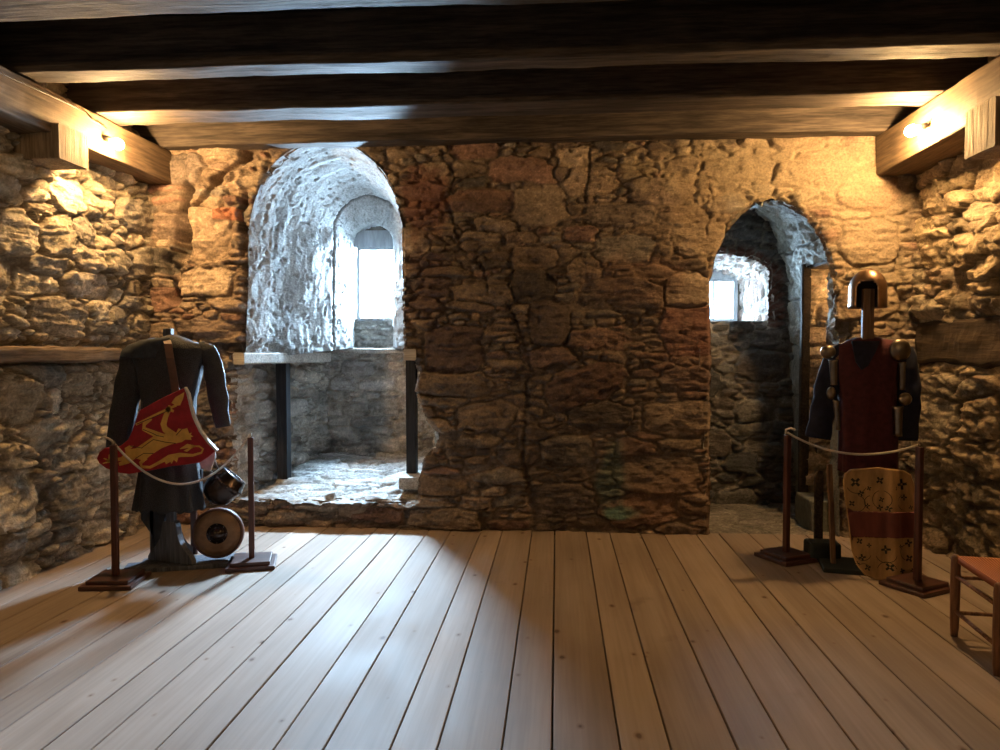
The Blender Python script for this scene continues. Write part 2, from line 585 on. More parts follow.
def rough_beam(name, x0, x1, y0, y1, z0, z1, m, axis='x', seed=0, amp=0.008, parent=None, step=0.05, edge=0.012):
    """hewn timber: subdivided box with rounded, wavering arrises"""
    L = {'x': x1 - x0, 'y': y1 - y0, 'z': z1 - z0}[axis]
    nseg = max(2, int(L / step))
    bm = bmesh.new()
    rings = []
    if axis == 'x': c = ((y0 + y1) / 2, (z0 + z1) / 2); hw = ((y1 - y0) / 2, (z1 - z0) / 2)
    elif axis == 'y': c = ((x0 + x1) / 2, (z0 + z1) / 2); hw = ((x1 - x0) / 2, (z1 - z0) / 2)
    else: c = ((x0 + x1) / 2, (y0 + y1) / 2); hw = ((x1 - x0) / 2, (y1 - y0) / 2)
    prof = []
    e = edge
    for sx, sy in ((-1, -1), (1, -1), (1, 1), (-1, 1)):
        a, b_ = sx * hw[0], sy * hw[1]
        if sx * sy > 0: prof += [(a, b_ - sy * e), (a - sx * e * 0.3, b_ - sy * e * 0.3), (a - sx * e, b_)]
        else: prof += [(a - sx * e, b_), (a - sx * e * 0.3, b_ - sy * e * 0.3), (a, b_ - sy * e)]
    # add midpoints on the faces
    P = []
    for k in range(len(prof)):
        p1 = prof[k]; p2 = prof[(k + 1) % len(prof)]
        P.append(p1)
        if math.hypot(p2[0] - p1[0], p2[1] - p1[1]) > 0.06:
            for q in (0.25, 0.5, 0.75): P.append((p1[0] * (1 - q) + p2[0] * q, p1[1] * (1 - q) + p2[1] * q))
    for i in range(nseg + 1):
        t = i / nseg * L
        ring = []
        for (a, b_) in P:
            nz = mnoise.noise(Vector((t * 2.2 + seed * 9, a * 5, b_ * 5 + seed))) * amp + mnoise.noise(Vector((t * 9 + seed * 3, a * 14, b_ * 14))) * amp * 0.4
            r = math.hypot(a, b_)
            a2, b2 = a + a / r * nz, b_ + b_ / r * nz
            if axis == 'x': co = (x0 + t, c[0] + a2, c[1] + b2)
            elif axis == 'y': co = (c[0] + a2, y0 + t, c[1] + b2)
            else: co = (c[0] + a2, c[1] + b2, z0 + t)
            ring.append(bm.verts.new(co))
        rings.append(ring)
    for r1, r2 in zip(rings[:-1], rings[1:]):
        for k in range(len(r1)):
            bm.faces.new((r1[k], r1[(k + 1) % len(r1)], r2[(k + 1) % len(r1)], r2[k]))
    bm.faces.new(rings[0]); bm.faces.new(rings[-1][::-1])
    return from_bm(name, bm, m, parent)


def tube_bm(bm, pts, rad, n=10, cap=True, ell=1.0, up=Vector((0, 1, 0))):
    rings = []
    pts = [Vector(q) for q in pts]
    for i, q in enumerate(pts):
        d = (pts[min(i + 1, len(pts) - 1)] - pts[max(i - 1, 0)]).normalized()
        s = d.cross(up)
        if s.length < 1e-4: s = d.cross(Vector((1, 0, 0)))
        s.normalize(); tt = s.cross(d).normalized()
        r = rad[i] if isinstance(rad, (list, tuple)) else rad
        e = ell[i] if isinstance(ell, (list, tuple)) else ell
        rings.append([bm.verts.new(q + s * (r * math.cos(2 * math.pi * k / n)) + tt * (r * e * math.sin(2 * math.pi * k / n))) for k in range(n)])
    for r1, r2 in zip(rings[:-1], rings[1:]):
        for k in range(n):
            bm.faces.new((r1[k], r1[(k + 1) % n], r2[(k + 1) % n], r2[k]))
    if cap:
        bm.faces.new(rings[0][::-1]); bm.faces.new(rings[-1])
    return rings


def tube(name, pts, rad, m, parent=None, n=10, ell=1.0, cap=True):
    bm = bmesh.new(); tube_bm(bm, pts, rad, n, cap, ell)
    return from_bm(name, bm, m, parent, smooth=True)


def loft_bm(bm, rings_def, n=48, fold=None, close=False):
    rings = []
    for (cx, cy, cz, rx, ry, pw) in rings_def:
        ring = []
        for k in range(n):
            a = 2 * math.pi * k / n
            ca, sa = math.cos(a), math.sin(a)
            x = math.copysign(abs(ca) ** (2 / pw), ca) * rx
            y = math.copysign(abs(sa) ** (2 / pw), sa) * ry
            f = fold(a, cz) if fold else 0.0
            ring.append(bm.verts.new((cx + x * (1 + f), cy + y * (1 + f * 2), cz)))
        rings.append(ring)
    for r1, r2 in zip(rings[:-1], rings[1:]):
        for k in range(n):
            bm.faces.new((r1[k], r1[(k + 1) % n], r2[(k + 1) % n], r2[k]))
    if close:
        bm.faces.new(rings[0][::-1]); bm.faces.new(rings[-1])
    return rings


def solidify(o, t, offset=0.0):
    md = o.modifiers.new('thickness', 'SOLIDIFY'); md.thickness = t; md.offset = offset
    return o


def resample(keys, step):
    out = []
    for a, b_ in zip(keys[:-1], keys[1:]):
        n = max(1, int(abs(b_[2] - a[2]) / step))
        for k in range(n):
            t = k / n
            out.append(tuple(a[i] * (1 - t) + b_[i] * t for i in range(6)))
    out.append(keys[-1])
    return out


def lathe_bm(bm, prof, n=40, M=None):
    rings = []
    for (r, z) in prof:
        ring = []
        for k in range(n):
            a = 2 * math.pi * k / n
            co = Vector((max(r, 1e-4) * math.cos(a), max(r, 1e-4) * math.sin(a), z))
            ring.append(bm.verts.new(M @ co if M else co))
        rings.append(ring)
    for r1, r2 in zip(rings[:-1], rings[1:]):
        for k in range(n):
            bm.faces.new((r1[k], r1[(k + 1) % n], r2[(k + 1) % n], r2[k]))
    return rings


def lathe(name, prof, m, parent=None, n=40, M=None):
    bm = bmesh.new(); lathe_bm(bm, prof, n, M)
    return from_bm(name, bm, m, parent, smooth=True)


def plate_from_outline(name, pts, y0, y1, m, parent=None, bevel=0.0, M=None):
    """polygon in (x,z) extruded from y0 to y1"""
    bm = bmesh.new()
    f = [bm.verts.new((x, y0, z)) for x, z in pts]
    b_ = [bm.verts.new((x, y1, z)) for x, z in pts]
    n = len(pts)
    bm.faces.new(f); bm.faces.new(b_[::-1])
    for k in range(n):
        bm.faces.new((f[k], b_[k], b_[(k + 1) % n], f[(k + 1) % n]))
    if M: bmesh.ops.transform(bm, matrix=M, verts=bm.verts)
    bmesh.ops.triangulate(bm, faces=[ff for ff in bm.faces if len(ff.verts) > 4])
    return from_bm(name, bm, m, parent, bevel=bevel)


# ================================================================== ROOM SHELL
RES = 0.0100


def px2back(pts, Y=YB):
    return [(PY(x, y, Y).x, PY(x, y, Y).z) for x, y in pts]


# --- openings in the back wall (x, z)
def arch_pts(xl, xr, zb, zs, zc, n=18, point=0.0, xc=None):
    pts = [(xl, zb)]
    xc = (xl + xr) / 2 if xc is None else xc
    for k in range(n + 1):
        a = math.pi * (1 - k / n)
        rx = (xc - xl) if math.cos(a) < 0 else (xr - xc)
        x = xc + rx * math.cos(a)
        z = zs + (zc - zs) * math.sin(a) ** (1 - 0.0) * (1 - point * abs(math.cos(a)) * math.sin(a))
        pts.append((x, z))
    pts.append((xr, zb))
    return pts


def eq_outline(xl, xr, zb, zs, zc, nv_=12, na=24, xlb=None, xrb=None):
    xlb = xl if xlb is None else xlb; xrb = xr if xrb is None else xrb
    pts = [(xlb + (xl - xlb) * k / nv_, zb + (zs - zb) * k / nv_) for k in range(nv_)]
    xc = (xl + xr) / 2
    pts += [(xc + (xr - xl) / 2 * math.cos(math.pi * (1 - k / na)), zs + (zc - zs) * math.sin(math.pi * k / na)) for k in range(na + 1)]
    pts += [(xr + (xrb - xr) * (k + 1) / nv_, zs + (zb - zs) * (k + 1) / nv_) for k in range(nv_)]
    return pts


NICHE_TOP = eq_outline(-2.475, -1.235, 1.38, 2.32, 3.11, xlb=-2.52, xrb=-1.235)
NICHE_LOW = [(-2.62, 0.19), (-2.63, 1.36), (-2.50, 1.40), (-1.21, 1.40)] + px2back(
    [(412, 357), (417, 372), (413, 390), (418, 404), (424, 420), (437, 434), (434, 448), (422, 458), (417, 478), (416, 499)])
DOOR = px2back([(711, 545), (712, 470), (711, 420), (713, 360), (711, 320), (711, 285), (716, 256), (728, 231), (744, 213),
                (758, 203), (772, 198), (791, 206), (809, 219), (822, 238), (830, 258), (834, 282), (836, 320), (837, 345),
                (838, 420), (841, 545)])

u = np.arange(-3.42, 2.82, RES)
v = np.arange(-0.04, 3.42, RES)


def bc(x, y, wpx, hpx, rot=0.0):
    c = PY(x, y, YB)
    return (c.x, c.z, wpx * 0.44 * YB / FPX, hpx * 0.44 * YB / FPX, rot)


custom = [bc(455, 350, 66, 56), bc(548, 322, 46, 52), bc(601, 418, 64, 28), bc(530, 285, 44, 36), bc(585, 385, 90, 38, .3),
          bc(440, 485, 66, 26), bc(440, 470, 44, 10), bc(500, 475, 56, 14), bc(440, 520, 90, 22), bc(570, 450, 60, 34),
          bc(560, 500, 70, 38), bc(455, 385, 90, 30), bc(620, 295, 90, 36), bc(690, 330, 60, 60), bc(680, 420, 80, 36),
          bc(660, 475, 90, 46), bc(640, 510, 80, 36), bc(620, 215, 70, 24), bc(540, 205, 56, 44), bc(660, 190, 70, 30),
          bc(480, 200, 70, 26), bc(205, 330, 90, 20), bc(205, 282, 70, 34), bc(210, 235, 50, 60), bc(165, 225, 40, 24),
          bc(868, 190, 60, 40), bc(872, 240, 60, 50), bc(870, 300, 60, 40), bc(700, 240, 60, 36), bc(740, 170, 70, 30),
          bc(810, 175, 80, 30), bc(690, 290, 50, 40), bc(300, 518, 80, 20), bc(380, 518, 70, 18), bc(180, 170, 60, 34),
          bc(435, 400, 70, 12), bc(425, 425, 50, 16), bc(470, 440, 60, 12), bc(690, 380, 60, 30), bc(600, 340, 70, 24),
          bc(520, 170, 70, 26), bc(590, 180, 50, 34), bc(160, 260, 34, 30), bc(160, 300, 34, 30), bc(160, 335, 40, 26)]
ccols = {2: (0.035, 0.03, 0.027), 3: (0.05, 0.042, 0.036), 4: (0.12, 0.06, 0.045), 13: (0.16, 0.075, 0.06),
         1: (0.09, 0.065, 0.055), 0: (0.10, 0.065, 0.058)}
U_, V_ = np.meshgrid(u, v, indexing='ij')
# mortar / render almost flush in the middle and right, open joints at the left
flush = 0.12 + 0.24 * sm(-0.9, 0.5, U_) + 0.30 * fbm(U_ * 1.7, V_ * 1.7, 5, 3)
flush = np.where((U_ > 0.75) & (V_ > 1.3), flush + 0.16, flush)
flush = np.where((U_ < -2.6), 0.12 + 0.2 * (fbm(U_ * 3, V_ * 3, 6, 2)), flush)
flush = np.clip(flush, 0, 0.93)
PAL_B = [(0.20, 0.145, 0.105), (0.155, 0.115, 0.09), (0.24, 0.18, 0.13), (0.12, 0.095, 0.08), (0.20, 0.12, 0.09), (0.27, 0.21, 0.155), (0.16, 0.14, 0.12)]
CLS_B = [(0.17, 0.085, 60), (0.14, 0.05, 260), (0.11, 0.032, 900), (0.06, 0.022, 2600), (0.03, 0.014, 5000)]
U_, V_, hB, cB, pB = stone_surface(u, v, 11, CLS_B, PAL_B, (0.20, 0.15, 0.11), relief=0.040, joint=0.020, custom=custom,
                                   flush=flush, custom_cols=ccols, strata=0.013, rgh=0.024, vary=0.4)


def groove(pts_px, wid, depth, seed, h, c, dark=0.5):
    pl = px2back(pts_px)
    d = seg_dist(U_ + 0.05 * fbm(U_ * 6, V_ * 6, seed, 3), V_ + 0.05 * fbm(U_ * 6, V_ * 6, seed + 4, 3), pl)
    ww = wid * (1 + 1.1 * fbm(U_ * 5, V_ * 5, seed + 2, 2))
    k = (1 - sm(0.2, 1.0, d / np.maximum(ww, 0.004))) * np.clip(0.75 + 1.6 * fbm(U_ * 7, V_ * 7, seed + 40, 2), 0.1, 1.1)
    h -= depth * k
    c *= (1 - 0.25 * k)[..., None]


groove([(187, 190), (181, 212), (186, 232), (178, 250), (170, 270), (172, 293)], 0.095, 0.24, 3, hB, cB)
groove([(243, 197), (243, 256)], 0.036, 0.14, 7, hB, cB)
groove([(190, 212), (212, 192), (232, 168), (250, 152)], 0.045, 0.10, 9, hB, cB)
groove([(442, 150), (452, 178), (448, 210), (462, 250), (486, 268), (492, 300), (493, 318)], 0.020, 0.040, 12, hB, cB)
groove([(505, 300), (520, 335), (530, 360), (524, 410), (522, 455), (533, 500), (533, 530)], 0.026, 0.030, 14, hB, cB)
groove([(532, 262), (548, 280)], 0.11, 0.035, 15, hB, cB)
groove([(590, 150), (588, 200)], 0.016, 0.03, 16, hB, cB)
groove([(700, 150), (712, 200), (706, 240)], 0.010, 0.02, 17, hB, cB)
groove([(900, 240), (904, 330)], 0.03, 0.05, 18, hB, cB)
groove([(205, 375), (222, 430), (224, 500)], 0.03, 0.05, 19, hB, cB)
# arris of crumbling stone at the left pier steps forward a little
hB += 0.05 * sm(0.0, 0.05, U_ - PY(190, 250, YB).x) * (1 - sm(0.0, 0.05, U_ - PY(240, 250, YB).x)) * (V_ > 1.5)
# square recess right of the doorway
rc = px2back([(829, 321), (857, 321), (857, 345), (829, 345)])
inside = poly_mask(U_, V_, rc)
hB = np.where(inside, hB - 0.16, hB)
# red brick pieces and reddish tinge beside the niche, turquoise stain
for (x, y, ww, hh) in [(229, 215, 24, 14)]:
    k = poly_mask(U_, V_, px2back([(x - 12, y - 6), (x + 12, y - 6), (x + 12, y + 6), (x - 12, y + 6)]))
    cB[k] = (0.26, 0.12, 0.075); hB[k] += 0.02


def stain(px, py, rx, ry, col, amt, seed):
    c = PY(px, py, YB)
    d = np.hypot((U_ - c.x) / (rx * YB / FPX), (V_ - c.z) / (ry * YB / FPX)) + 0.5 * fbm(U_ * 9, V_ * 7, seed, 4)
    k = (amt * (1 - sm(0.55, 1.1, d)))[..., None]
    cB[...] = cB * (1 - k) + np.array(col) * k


stain(424, 205, 24, 50, (0.22, 0.09, 0.065), 0.6, 30)
stain(430, 290, 24, 60, (0.13, 0.07, 0.075), 0.5, 31)
stain(612, 478, 17, 38, (0.13, 0.21, 0.175), 0.75, 32)
stain(620, 513, 20, 8, (0.13, 0.34, 0.29), 0.8, 33)
stain(690, 350, 36, 60, (0.21, 0.11, 0.085), 0.5, 34)
stain(640, 280, 60, 30, (0.22, 0.12, 0.08), 0.4, 35)
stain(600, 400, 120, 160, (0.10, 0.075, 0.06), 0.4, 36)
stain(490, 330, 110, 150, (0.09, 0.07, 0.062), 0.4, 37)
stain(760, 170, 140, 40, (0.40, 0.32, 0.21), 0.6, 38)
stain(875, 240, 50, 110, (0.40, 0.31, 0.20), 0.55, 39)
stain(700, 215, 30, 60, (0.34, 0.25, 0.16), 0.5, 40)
stain(680, 500, 60, 40, (0.23, 0.14, 0.09), 0.5, 41)
# stone colours lightened towards the left pier
k = (sm(-2.45, -2.75, U_) * 0.0 + (1 - sm(-2.62, -2.3, U_)) * 0.5)[..., None]
cB = cB * (1 - k) + cB * 1.9 * k

Uj = U_ + 0.018 * fbm(U_ * 10, V_ * 10, 77, 3)
Vj = V_ + 0.018 * fbm(U_ * 10, V_ * 10, 79, 3)
hole = poly_mask(U_, V_, NICHE_TOP) | poly_mask(Uj, Vj, NICHE_LOW) | poly_mask(U_, V_, DOOR)
# round the arrises of the openings back into the reveals
for poly, wd in ((NICHE_TOP, 0.035), (NICHE_LOW, 0.05), (DOOR, 0.03)):
    d = seg_dist(U_, V_, list(poly) + [poly[0]])
    hB -= 0.05 * (1 - sm(0.0, wd, d)) * (0.6 + 0.8 * (0.5 + fbm(U_ * 8, V_ * 8, 91, 2)))
base = np.stack([U_, np.full_like(U_, YB + 0.02), V_], -1)
nrm = np.zeros_like(base); nrm[..., 1] = -1
low_hole = poly_mask(Uj, Vj, NICHE_LOW)
keepB = snap_to(base, poly_mask(U_, V_, NICHE_TOP) | poly_mask(U_, V_, DOOR), (NICHE_TOP, DOOR), RES) & ~low_hole
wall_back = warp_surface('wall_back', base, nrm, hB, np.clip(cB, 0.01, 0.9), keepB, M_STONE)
tag(wall_back, 'rough rubble stone wall at the far end with arched niche and doorway', kind='structure')


# --- side walls: fine where the photograph sees them
def side_coords(y_fine, y1):
    return np.concatenate([np.arange(-2.6, y_fine, 0.05), np.arange(y_fine, y1, 0.0125)])


CLS_S = [(0.22, 0.12, 60), (0.15, 0.085, 300), (0.11, 0.045, 900), (0.06, 0.030, 2600), (0.032, 0.018, 6000)]
PAL_L = [(0.42, 0.355, 0.26), (0.34, 0.28, 0.205), (0.48, 0.41, 0.30), (0.30, 0.26, 0.21), (0.38, 0.33, 0.255)]
uL = side_coords(3.75, 5.93)
vS = np.arange(-0.04, 3.42, 0.0125)


def sc_(x, y, wy, hz, X, rot=0.0):
    d = _ray(x, y); q = Vector((0, 0, EYE)) + d * (X / d.x)
    return (q.y, q.z, wy / 2, hz / 2, rot)


cusL = [sc_(20, 235, .30, .26, XL), sc_(62, 235, .30, .24, XL, .2), sc_(75, 195, .34, .22, XL, -.1), sc_(90, 230, .26, .2, XL, -.5),
        sc_(90, 285, .5, .14, XL), sc_(45, 285, .34, .15, XL), sc_(25, 400, .34, .34, XL), sc_(60, 400, .16, .16, XL),
        sc_(20, 500, .40, .36, XL), sc_(60, 430, .5, .18, XL), sc_(75, 500, .36, .3, XL), sc_(105, 310, .22, .14, XL)]
U_, V_, h, c, p_ = stone_surface(uL, vS, 23, CLS_S, PAL_L, (0.26, 0.21, 0.155), relief=0.05, joint=0.018, custom=cusL, strata=0.020, skew=-0.03, rgh=0.016, warp=0.045)
h += 0.04 * fbm(U_ * 2.2, V_ * 2.2, 3, 3)
base = np.stack([np.full_like(U_, XL - 0.06), U_, V_], -1)
nrm = np.zeros_like(base); nrm[..., 0] = 1
h -= 0.09 * np.exp(-((V_ - 1.41) / 0.085) ** 4)
wl = warp_surface('wall_left', base, nrm, h, c, np.ones(h.shape, bool), M_STONE, flip=True)
tag(wl, 'deep jointed rubble stone wall on the left, lit golden near its top', kind='structure')

PAL_R = [(0.34, 0.26, 0.165), (0.27, 0.20, 0.135), (0.40, 0.31, 0.195), (0.22, 0.175, 0.12), (0.30, 0.25, 0.18)]
cusR = [sc_(935, 250, .36, .26, XR), sc_(975, 215, .3, .14, XR), sc_(985, 265, .3, .14, XR), sc_(930, 420, .5, .34, XR),
        sc_(975, 420, .32, .24, XR), sc_(955, 470, .34, .12, XR), sc_(960, 180, .4, .1, XR), sc_(930, 200, .3, .2, XR)]
U_, V_, h, c, p_ = stone_surface(uL, vS, 37, [(0.30, 0.16, 90), (0.20, 0.10, 300), (0.13, 0.05, 600), (0.07, 0.03, 1200)], PAL_R, (0.18, 0.135, 0.09), relief=0.055, joint=0.020, custom=cusR, strata=0.026, skew=0.12, rgh=0.024, warp=0.06)
h += 0.05 * fbm(U_ * 2.2, V_ * 2.2, 8, 3)
low = sm(1.55, 1.0, V_)
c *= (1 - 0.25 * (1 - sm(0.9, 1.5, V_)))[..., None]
base = np.stack([np.full_like(U_, XR + 0.035), U_, V_], -1)
nrm = np.zeros_like(base); nrm[..., 0] = -1
h -= 0.10 * np.exp(-((V_ - 1.50) / 0.19) ** 4)
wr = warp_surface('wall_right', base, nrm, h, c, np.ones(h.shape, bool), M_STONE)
tag(wr, 'craggy rubble stone wall on the right behind the red surcoat', kind='structure')

# wall behind the camera
uF = np.arange(-3.42, 2.82, 0.06); vF = np.arange(-0.04, 3.42, 0.06)
U_, V_, h, c, p_ = stone_surface(uF, vF, 5, [(0.2, 0.1, 400), (0.1, 0.06, 900)], PAL_L, (0.2, 0.16, 0.12), relief=0.05, joint=0.03)
base = np.stack([U_, np.full_like(U_, -2.55), V_], -1)
nrm = np.zeros_like(base); nrm[..., 1] = 1
wf = warp_surface('wall_front', base, nrm, h, c, np.ones(h.shape, bool), M_STONE, flip=True)
tag(wf, 'stone wall closing the room behind the viewer', kind='structure')

# masonry behind the faces (keeps daylight to the windows)
bm = bmesh.new()
for bx in [(-4.0, -2.80, 6.25, 8.1, -0.3, 3.9), (-2.86, -2.76, 5.99, 6.3, -0.3, 1.45), (-2.80, -2.68, 6.0, 6.3, 1.45, 3.4), (-4.0, -3.45, 5.9, 6.3, -0.3, 3.9), (-2.80, -0.88, 5.98, 7.7, 3.22, 3.9), (-2.80, -0.88, 5.98, 7.7, -0.3, 0.05),
           (-0.88, 1.05, 5.98, 8.1, -0.3, 3.9), (1.05, 3.2, 5.98, 8.1, 2.95, 3.9), (1.05, 3.2, 5.98, 8.1, -0.3, -0.04),
           (2.75, 3.4, 5.98, 8.1, -0.3, 3.9),
           (-2.80, -2.04, 7.47, 7.50, 0.0, 3.3), (-1.67, -0.88, 7.47, 7.50, 0.0, 3.3), (-2.04, -1.67, 7.47, 7.50, 2.49, 3.3),
           (-2.04, -1.67, 7.47, 7.50, 0.0, 1.75), (-2.80, -0.88, 7.40, 7.7, 0.0, 1.40), (-2.80, -2.3, 7.47, 7.72, 0.0, 3.4), (-1.4, -0.88, 7.47, 7.72, 0.0, 3.4),
           (1.05, 1.30, 7.80, 8.1, 0, 3.0), (1.85, 2.80, 7.80, 8.1, 0, 3.0), (1.30, 1.85, 7.80, 8.1, 2.20, 3.0), (1.30, 1.85, 7.80, 8.1, 0, 1.72),
           (-4.0, -3.50, -3.0, 5.98, -0.3, 3.9), (2.90, 3.4, -3.0, 5.98, -0.3, 3.9), (-4.0, 3.4, -3.2, -2.75, -0.3, 3.9)]:
    bm_box(bm, *bx)
M_CORE = plain('masonry_core', (0.12, 0.10, 0.08), 0.95)
core = from_bm('masonry_core', bm, M_CORE, wall_back)
core['kind'] = 'structure'

# --- ceiling boards
bm = bmesh.new()
x = -3.9
rs = random.Random(4)
while x < 3.3:
    wd = rs.uniform(0.16, 0.24)
    bm_box(bm, x, x + wd - 0.004, -3.0, 6.2, 3.37 + rs.uniform(0, 0.006), 3.45)
    x += wd
bm_box(bm, -4.0, 3.4, -3.1, 8.1, 3.46, 3.9)
ce = from_bm('ceiling', bm, M_BOARD)
tag(ce, 'dark boarded ceiling above the beams', kind='structure')

# --- floor boards
seams = [-.014, .235, .416, .658, .839, 1.09, 1.273, 1.505, 1.69, 1.935, 2.115, 2.36, 2.54, 2.80]
seams = sorted(seams + [-.195, -.43, -.60, -.84, -1.02, -1.262, -1.446, -1.68, -1.86, -2.10, -2.285, -2.53, -2.71, -2.95, -3.13, -3.42])
bm = bmesh.new()
rs = random.Random(8)
for a, b_ in zip(seams[:-1], seams[1:]):
    g = 0.0022 + rs.random() * 0.0022
    vs = bm_box(bm, a + g, b_ - g, -2.7, 5.90, -0.03, rs.uniform(-0.0015, 0.0015))
    for vv in vs:
        if vv.co.z > -0.01:
            vv.co.x += 0.0
fl = from_bm('floor', bm, M_FLOOR, bevel=0.003, seg=1)
tag(fl, 'wide pale scrubbed pine floorboards running towards the far wall', kind='structure')
box('floor_void', -3.5, 2.9, -2.75, 5.97, -0.3, -0.045, M_CORE, fl)['kind'] = 'structure'

# ================================================================== NICHE
def shell(name, outs, ys, m, seed, palette, mortar, classes, relief, joint, strata, flush=0.0, res=0.0135, plaster=False, parent=None,
          flip=False, keepfn=None, post=None, warp=0.035, rlf=1.0):
    """surface lofted through outlines (lists of (x,z) with equal parameterisation) standing at the depths ys"""
    outs = [np.array(o, float) for o in outs]
    L = max(np.hypot(*(np.diff(o, axis=0).T)).sum() for o in outs)
    nt_ = int(L / res) + 1
    depth = ys[-1] - ys[0]
    ns = max(3, int(depth / res) + 1)
    t = np.linspace(0, 1, nt_); s = np.linspace(ys[0], ys[-1], ns)
    pr = []
    for o in outs:
        tt = np.linspace(0, 1, len(o))
        pr.append(np.stack([np.interp(t, tt, o[:, 0]), np.interp(t, tt, o[:, 1])], -1))
    pr = np.array(pr)
    pos = np.zeros((nt_, ns, 3))
    for k, yy in enumerate(s):
        j = min(len(ys) - 2, max(0, np.searchsorted(ys, yy) - 1))
        f = (yy - ys[j]) / (ys[j + 1] - ys[j])
        f = min(max(f, 0), 1)
        P = pr[j] * (1 - f) + pr[j + 1] * f
        pos[:, k, 0] = P[:, 0]; pos[:, k, 2] = P[:, 1]; pos[:, k, 1] = yy
    du = np.gradient(pos, axis=0); dv = np.gradient(pos, axis=1)
    nr = np.cross(du, dv); nr /= np.linalg.norm(nr, axis=2, keepdims=True) + 1e-9
    cx = pos[..., 0].mean(); cz = pos[..., 2].mean()
    to_c = np.stack([cx - pos[..., 0], np.zeros_like(pos[..., 0]), cz - pos[..., 2]], -1)
    sg = np.sign((nr * to_c).sum()); nr *= sg
    if plaster:
        U, V = np.meshgrid(t * L, s, indexing='ij')
        pit = fbm(U * 26, V * 26, seed, 3)
        big = fbm(U * 3.2, V * 3.2, seed + 5, 4)
        lin = fbm(U * 5, V * 22, seed + 8, 3)
        h = rlf * 0.035 * big + 0.008 * rlf * pit - 0.016 * sm(0.28, 0.42, pit) + 0.006 * lin
        col = np.ones(pos.shape) * np.array(palette[0])
        bl = fbm(U * 5, V * 6, seed + 15, 4)
        col *= (1 + 0.28 * bl + 0.12 * fbm(U * 30, V * 30, seed + 17, 2))[..., None]
        dk = sm(0.30, 0.44, pit + 0.15 * bl)[..., None] * 0.30 + sm(0.42, 0.52, fbm(U * 9, V * 30, seed + 30, 4))[..., None] * 0.22
        dk = np.clip(dk, 0, 0.85)
        col = col * (1 - dk) + np.array((0.16, 0.145, 0.125)) * dk
    else:
        vv = s if s[0] >= 0 else s
        U, V, h, col, _ = stone_surface(t * L, vv, seed, classes, palette, mortar, relief=relief, joint=joint, strata=strata,
                                        flush=(np.full((nt_, ns), flush) if flush else None), warp=warp)
        h = h - relief * 0.5
    if post is not None:
        h, col = post(U, V, pos, h, col)
    keep = np.ones(h.shape, bool)
    if keepfn is not None: keep = keepfn(pos, U, V)
    o = grid_mesh(name, pos + nr * h[..., None], np.clip(col, 0.01, 0.95), keep, m, parent, flip)
    o['kind'] = 'structure'
    return o


def niche_post(U, V, pos, h, col):
    # edge of the inner arch: a dark open crack
    yy = pos[..., 1]
    d = np.abs(yy - 6.90 - 0.02 * fbm(U * 6, V * 6, 3, 2))
    left = (U < U.max() * 0.62)
    k = (1 - sm(0.004, 0.016, d)) * left
    h = h - 0.02 * k
    col = col * (1 - 0.75 * k[..., None])
    # ragged lower edge of the plaster, showing stone
    lo = 1 - sm(1.44, 1.62, pos[..., 2] + 0.10 * fbm(U * 9, V * 9, 8, 3))
    h = h + lo * 0.02 * fbm(U * 18, V * 18, 12, 3)
    col = col * (1 - 0.30 * lo[..., None])
    return h, col


LIME = [(0.41, 0.41, 0.40)]
S0 = eq_outline(-2.485, -1.215, 1.36, 2.32, 3.13, xlb=-2.53, xrb=-1.215)
S0b = eq_outline(-2.385, -1.27, 1.38, 2.40, 3.08, xlb=-2.42, xrb=-1.27)
S1 = eq_outline(-2.11, -1.42, 1.44, 2.54, 2.885)
S2 = eq_outline(-2.03, -1.605, 1.46, 2.50, 2.69)
S3 = eq_outline(-2.04, -1.625, 1.46, 2.50, 2.69)
n1 = shell('wall_niche', [S0, S0b, S1, S2, S3], [5.84, 6.15, 6.90, 7.17, 7.54], M_PLASTER, 61, LIME, None, None, 0, 0, 0, plaster=True, post=niche_post, res=0.0125, rlf=0.75)
tag(n1, 'whitewashed vaulted lining of the window niche', kind='structure')

PAL_N = [(0.44, 0.41, 0.37), (0.37, 0.34, 0.30), (0.52, 0.49, 0.45), (0.29, 0.27, 0.25), (0.46, 0.41, 0.35)]
CLS_N = [(0.15, 0.07, 200), (0.10, 0.045, 700), (0.06, 0.025, 1600), (0.03, 0.015, 3000)]


def plane_wall(name, A, B, z0, z1, seed, pal=PAL_N, mort=(0.50, 0.47, 0.42), relief=0.045, joint=0.022, flushv=0.25, label=None, holes=(), res=0.0125,
               side=1, classes=CLS_N, colfn=None, strata=0.010):
    A = np.array(A, float); B = np.array(B, float)
    L = np.hypot(*(B - A)); d = (B - A) / L
    uu = np.arange(0, L + res, res); vv = np.arange(z0, z1 + res, res)
    U, V, h, c, _ = stone_surface(uu, vv, seed, classes, pal, mort, relief=relief, joint=joint, strata=strata,
                                  flush=np.full((len(uu), len(vv)), flushv) if flushv else None)
    h = h - relief * 0.5
    pos = np.stack([A[0] + d[0] * U, A[1] + d[1] * U, V], -1)
    n = np.array([d[1], -d[0], 0]) * side
    keep = np.ones(h.shape, bool)
    for poly in holes:
        keep &= ~poly_mask(U, V, poly)
    if colfn: c = colfn(U, V, c)
    o = grid_mesh(name, pos + n * h[..., None], c, keep, M_STONE, None, flip=(side < 0))
    tag(o, label, kind='structure')
    return o


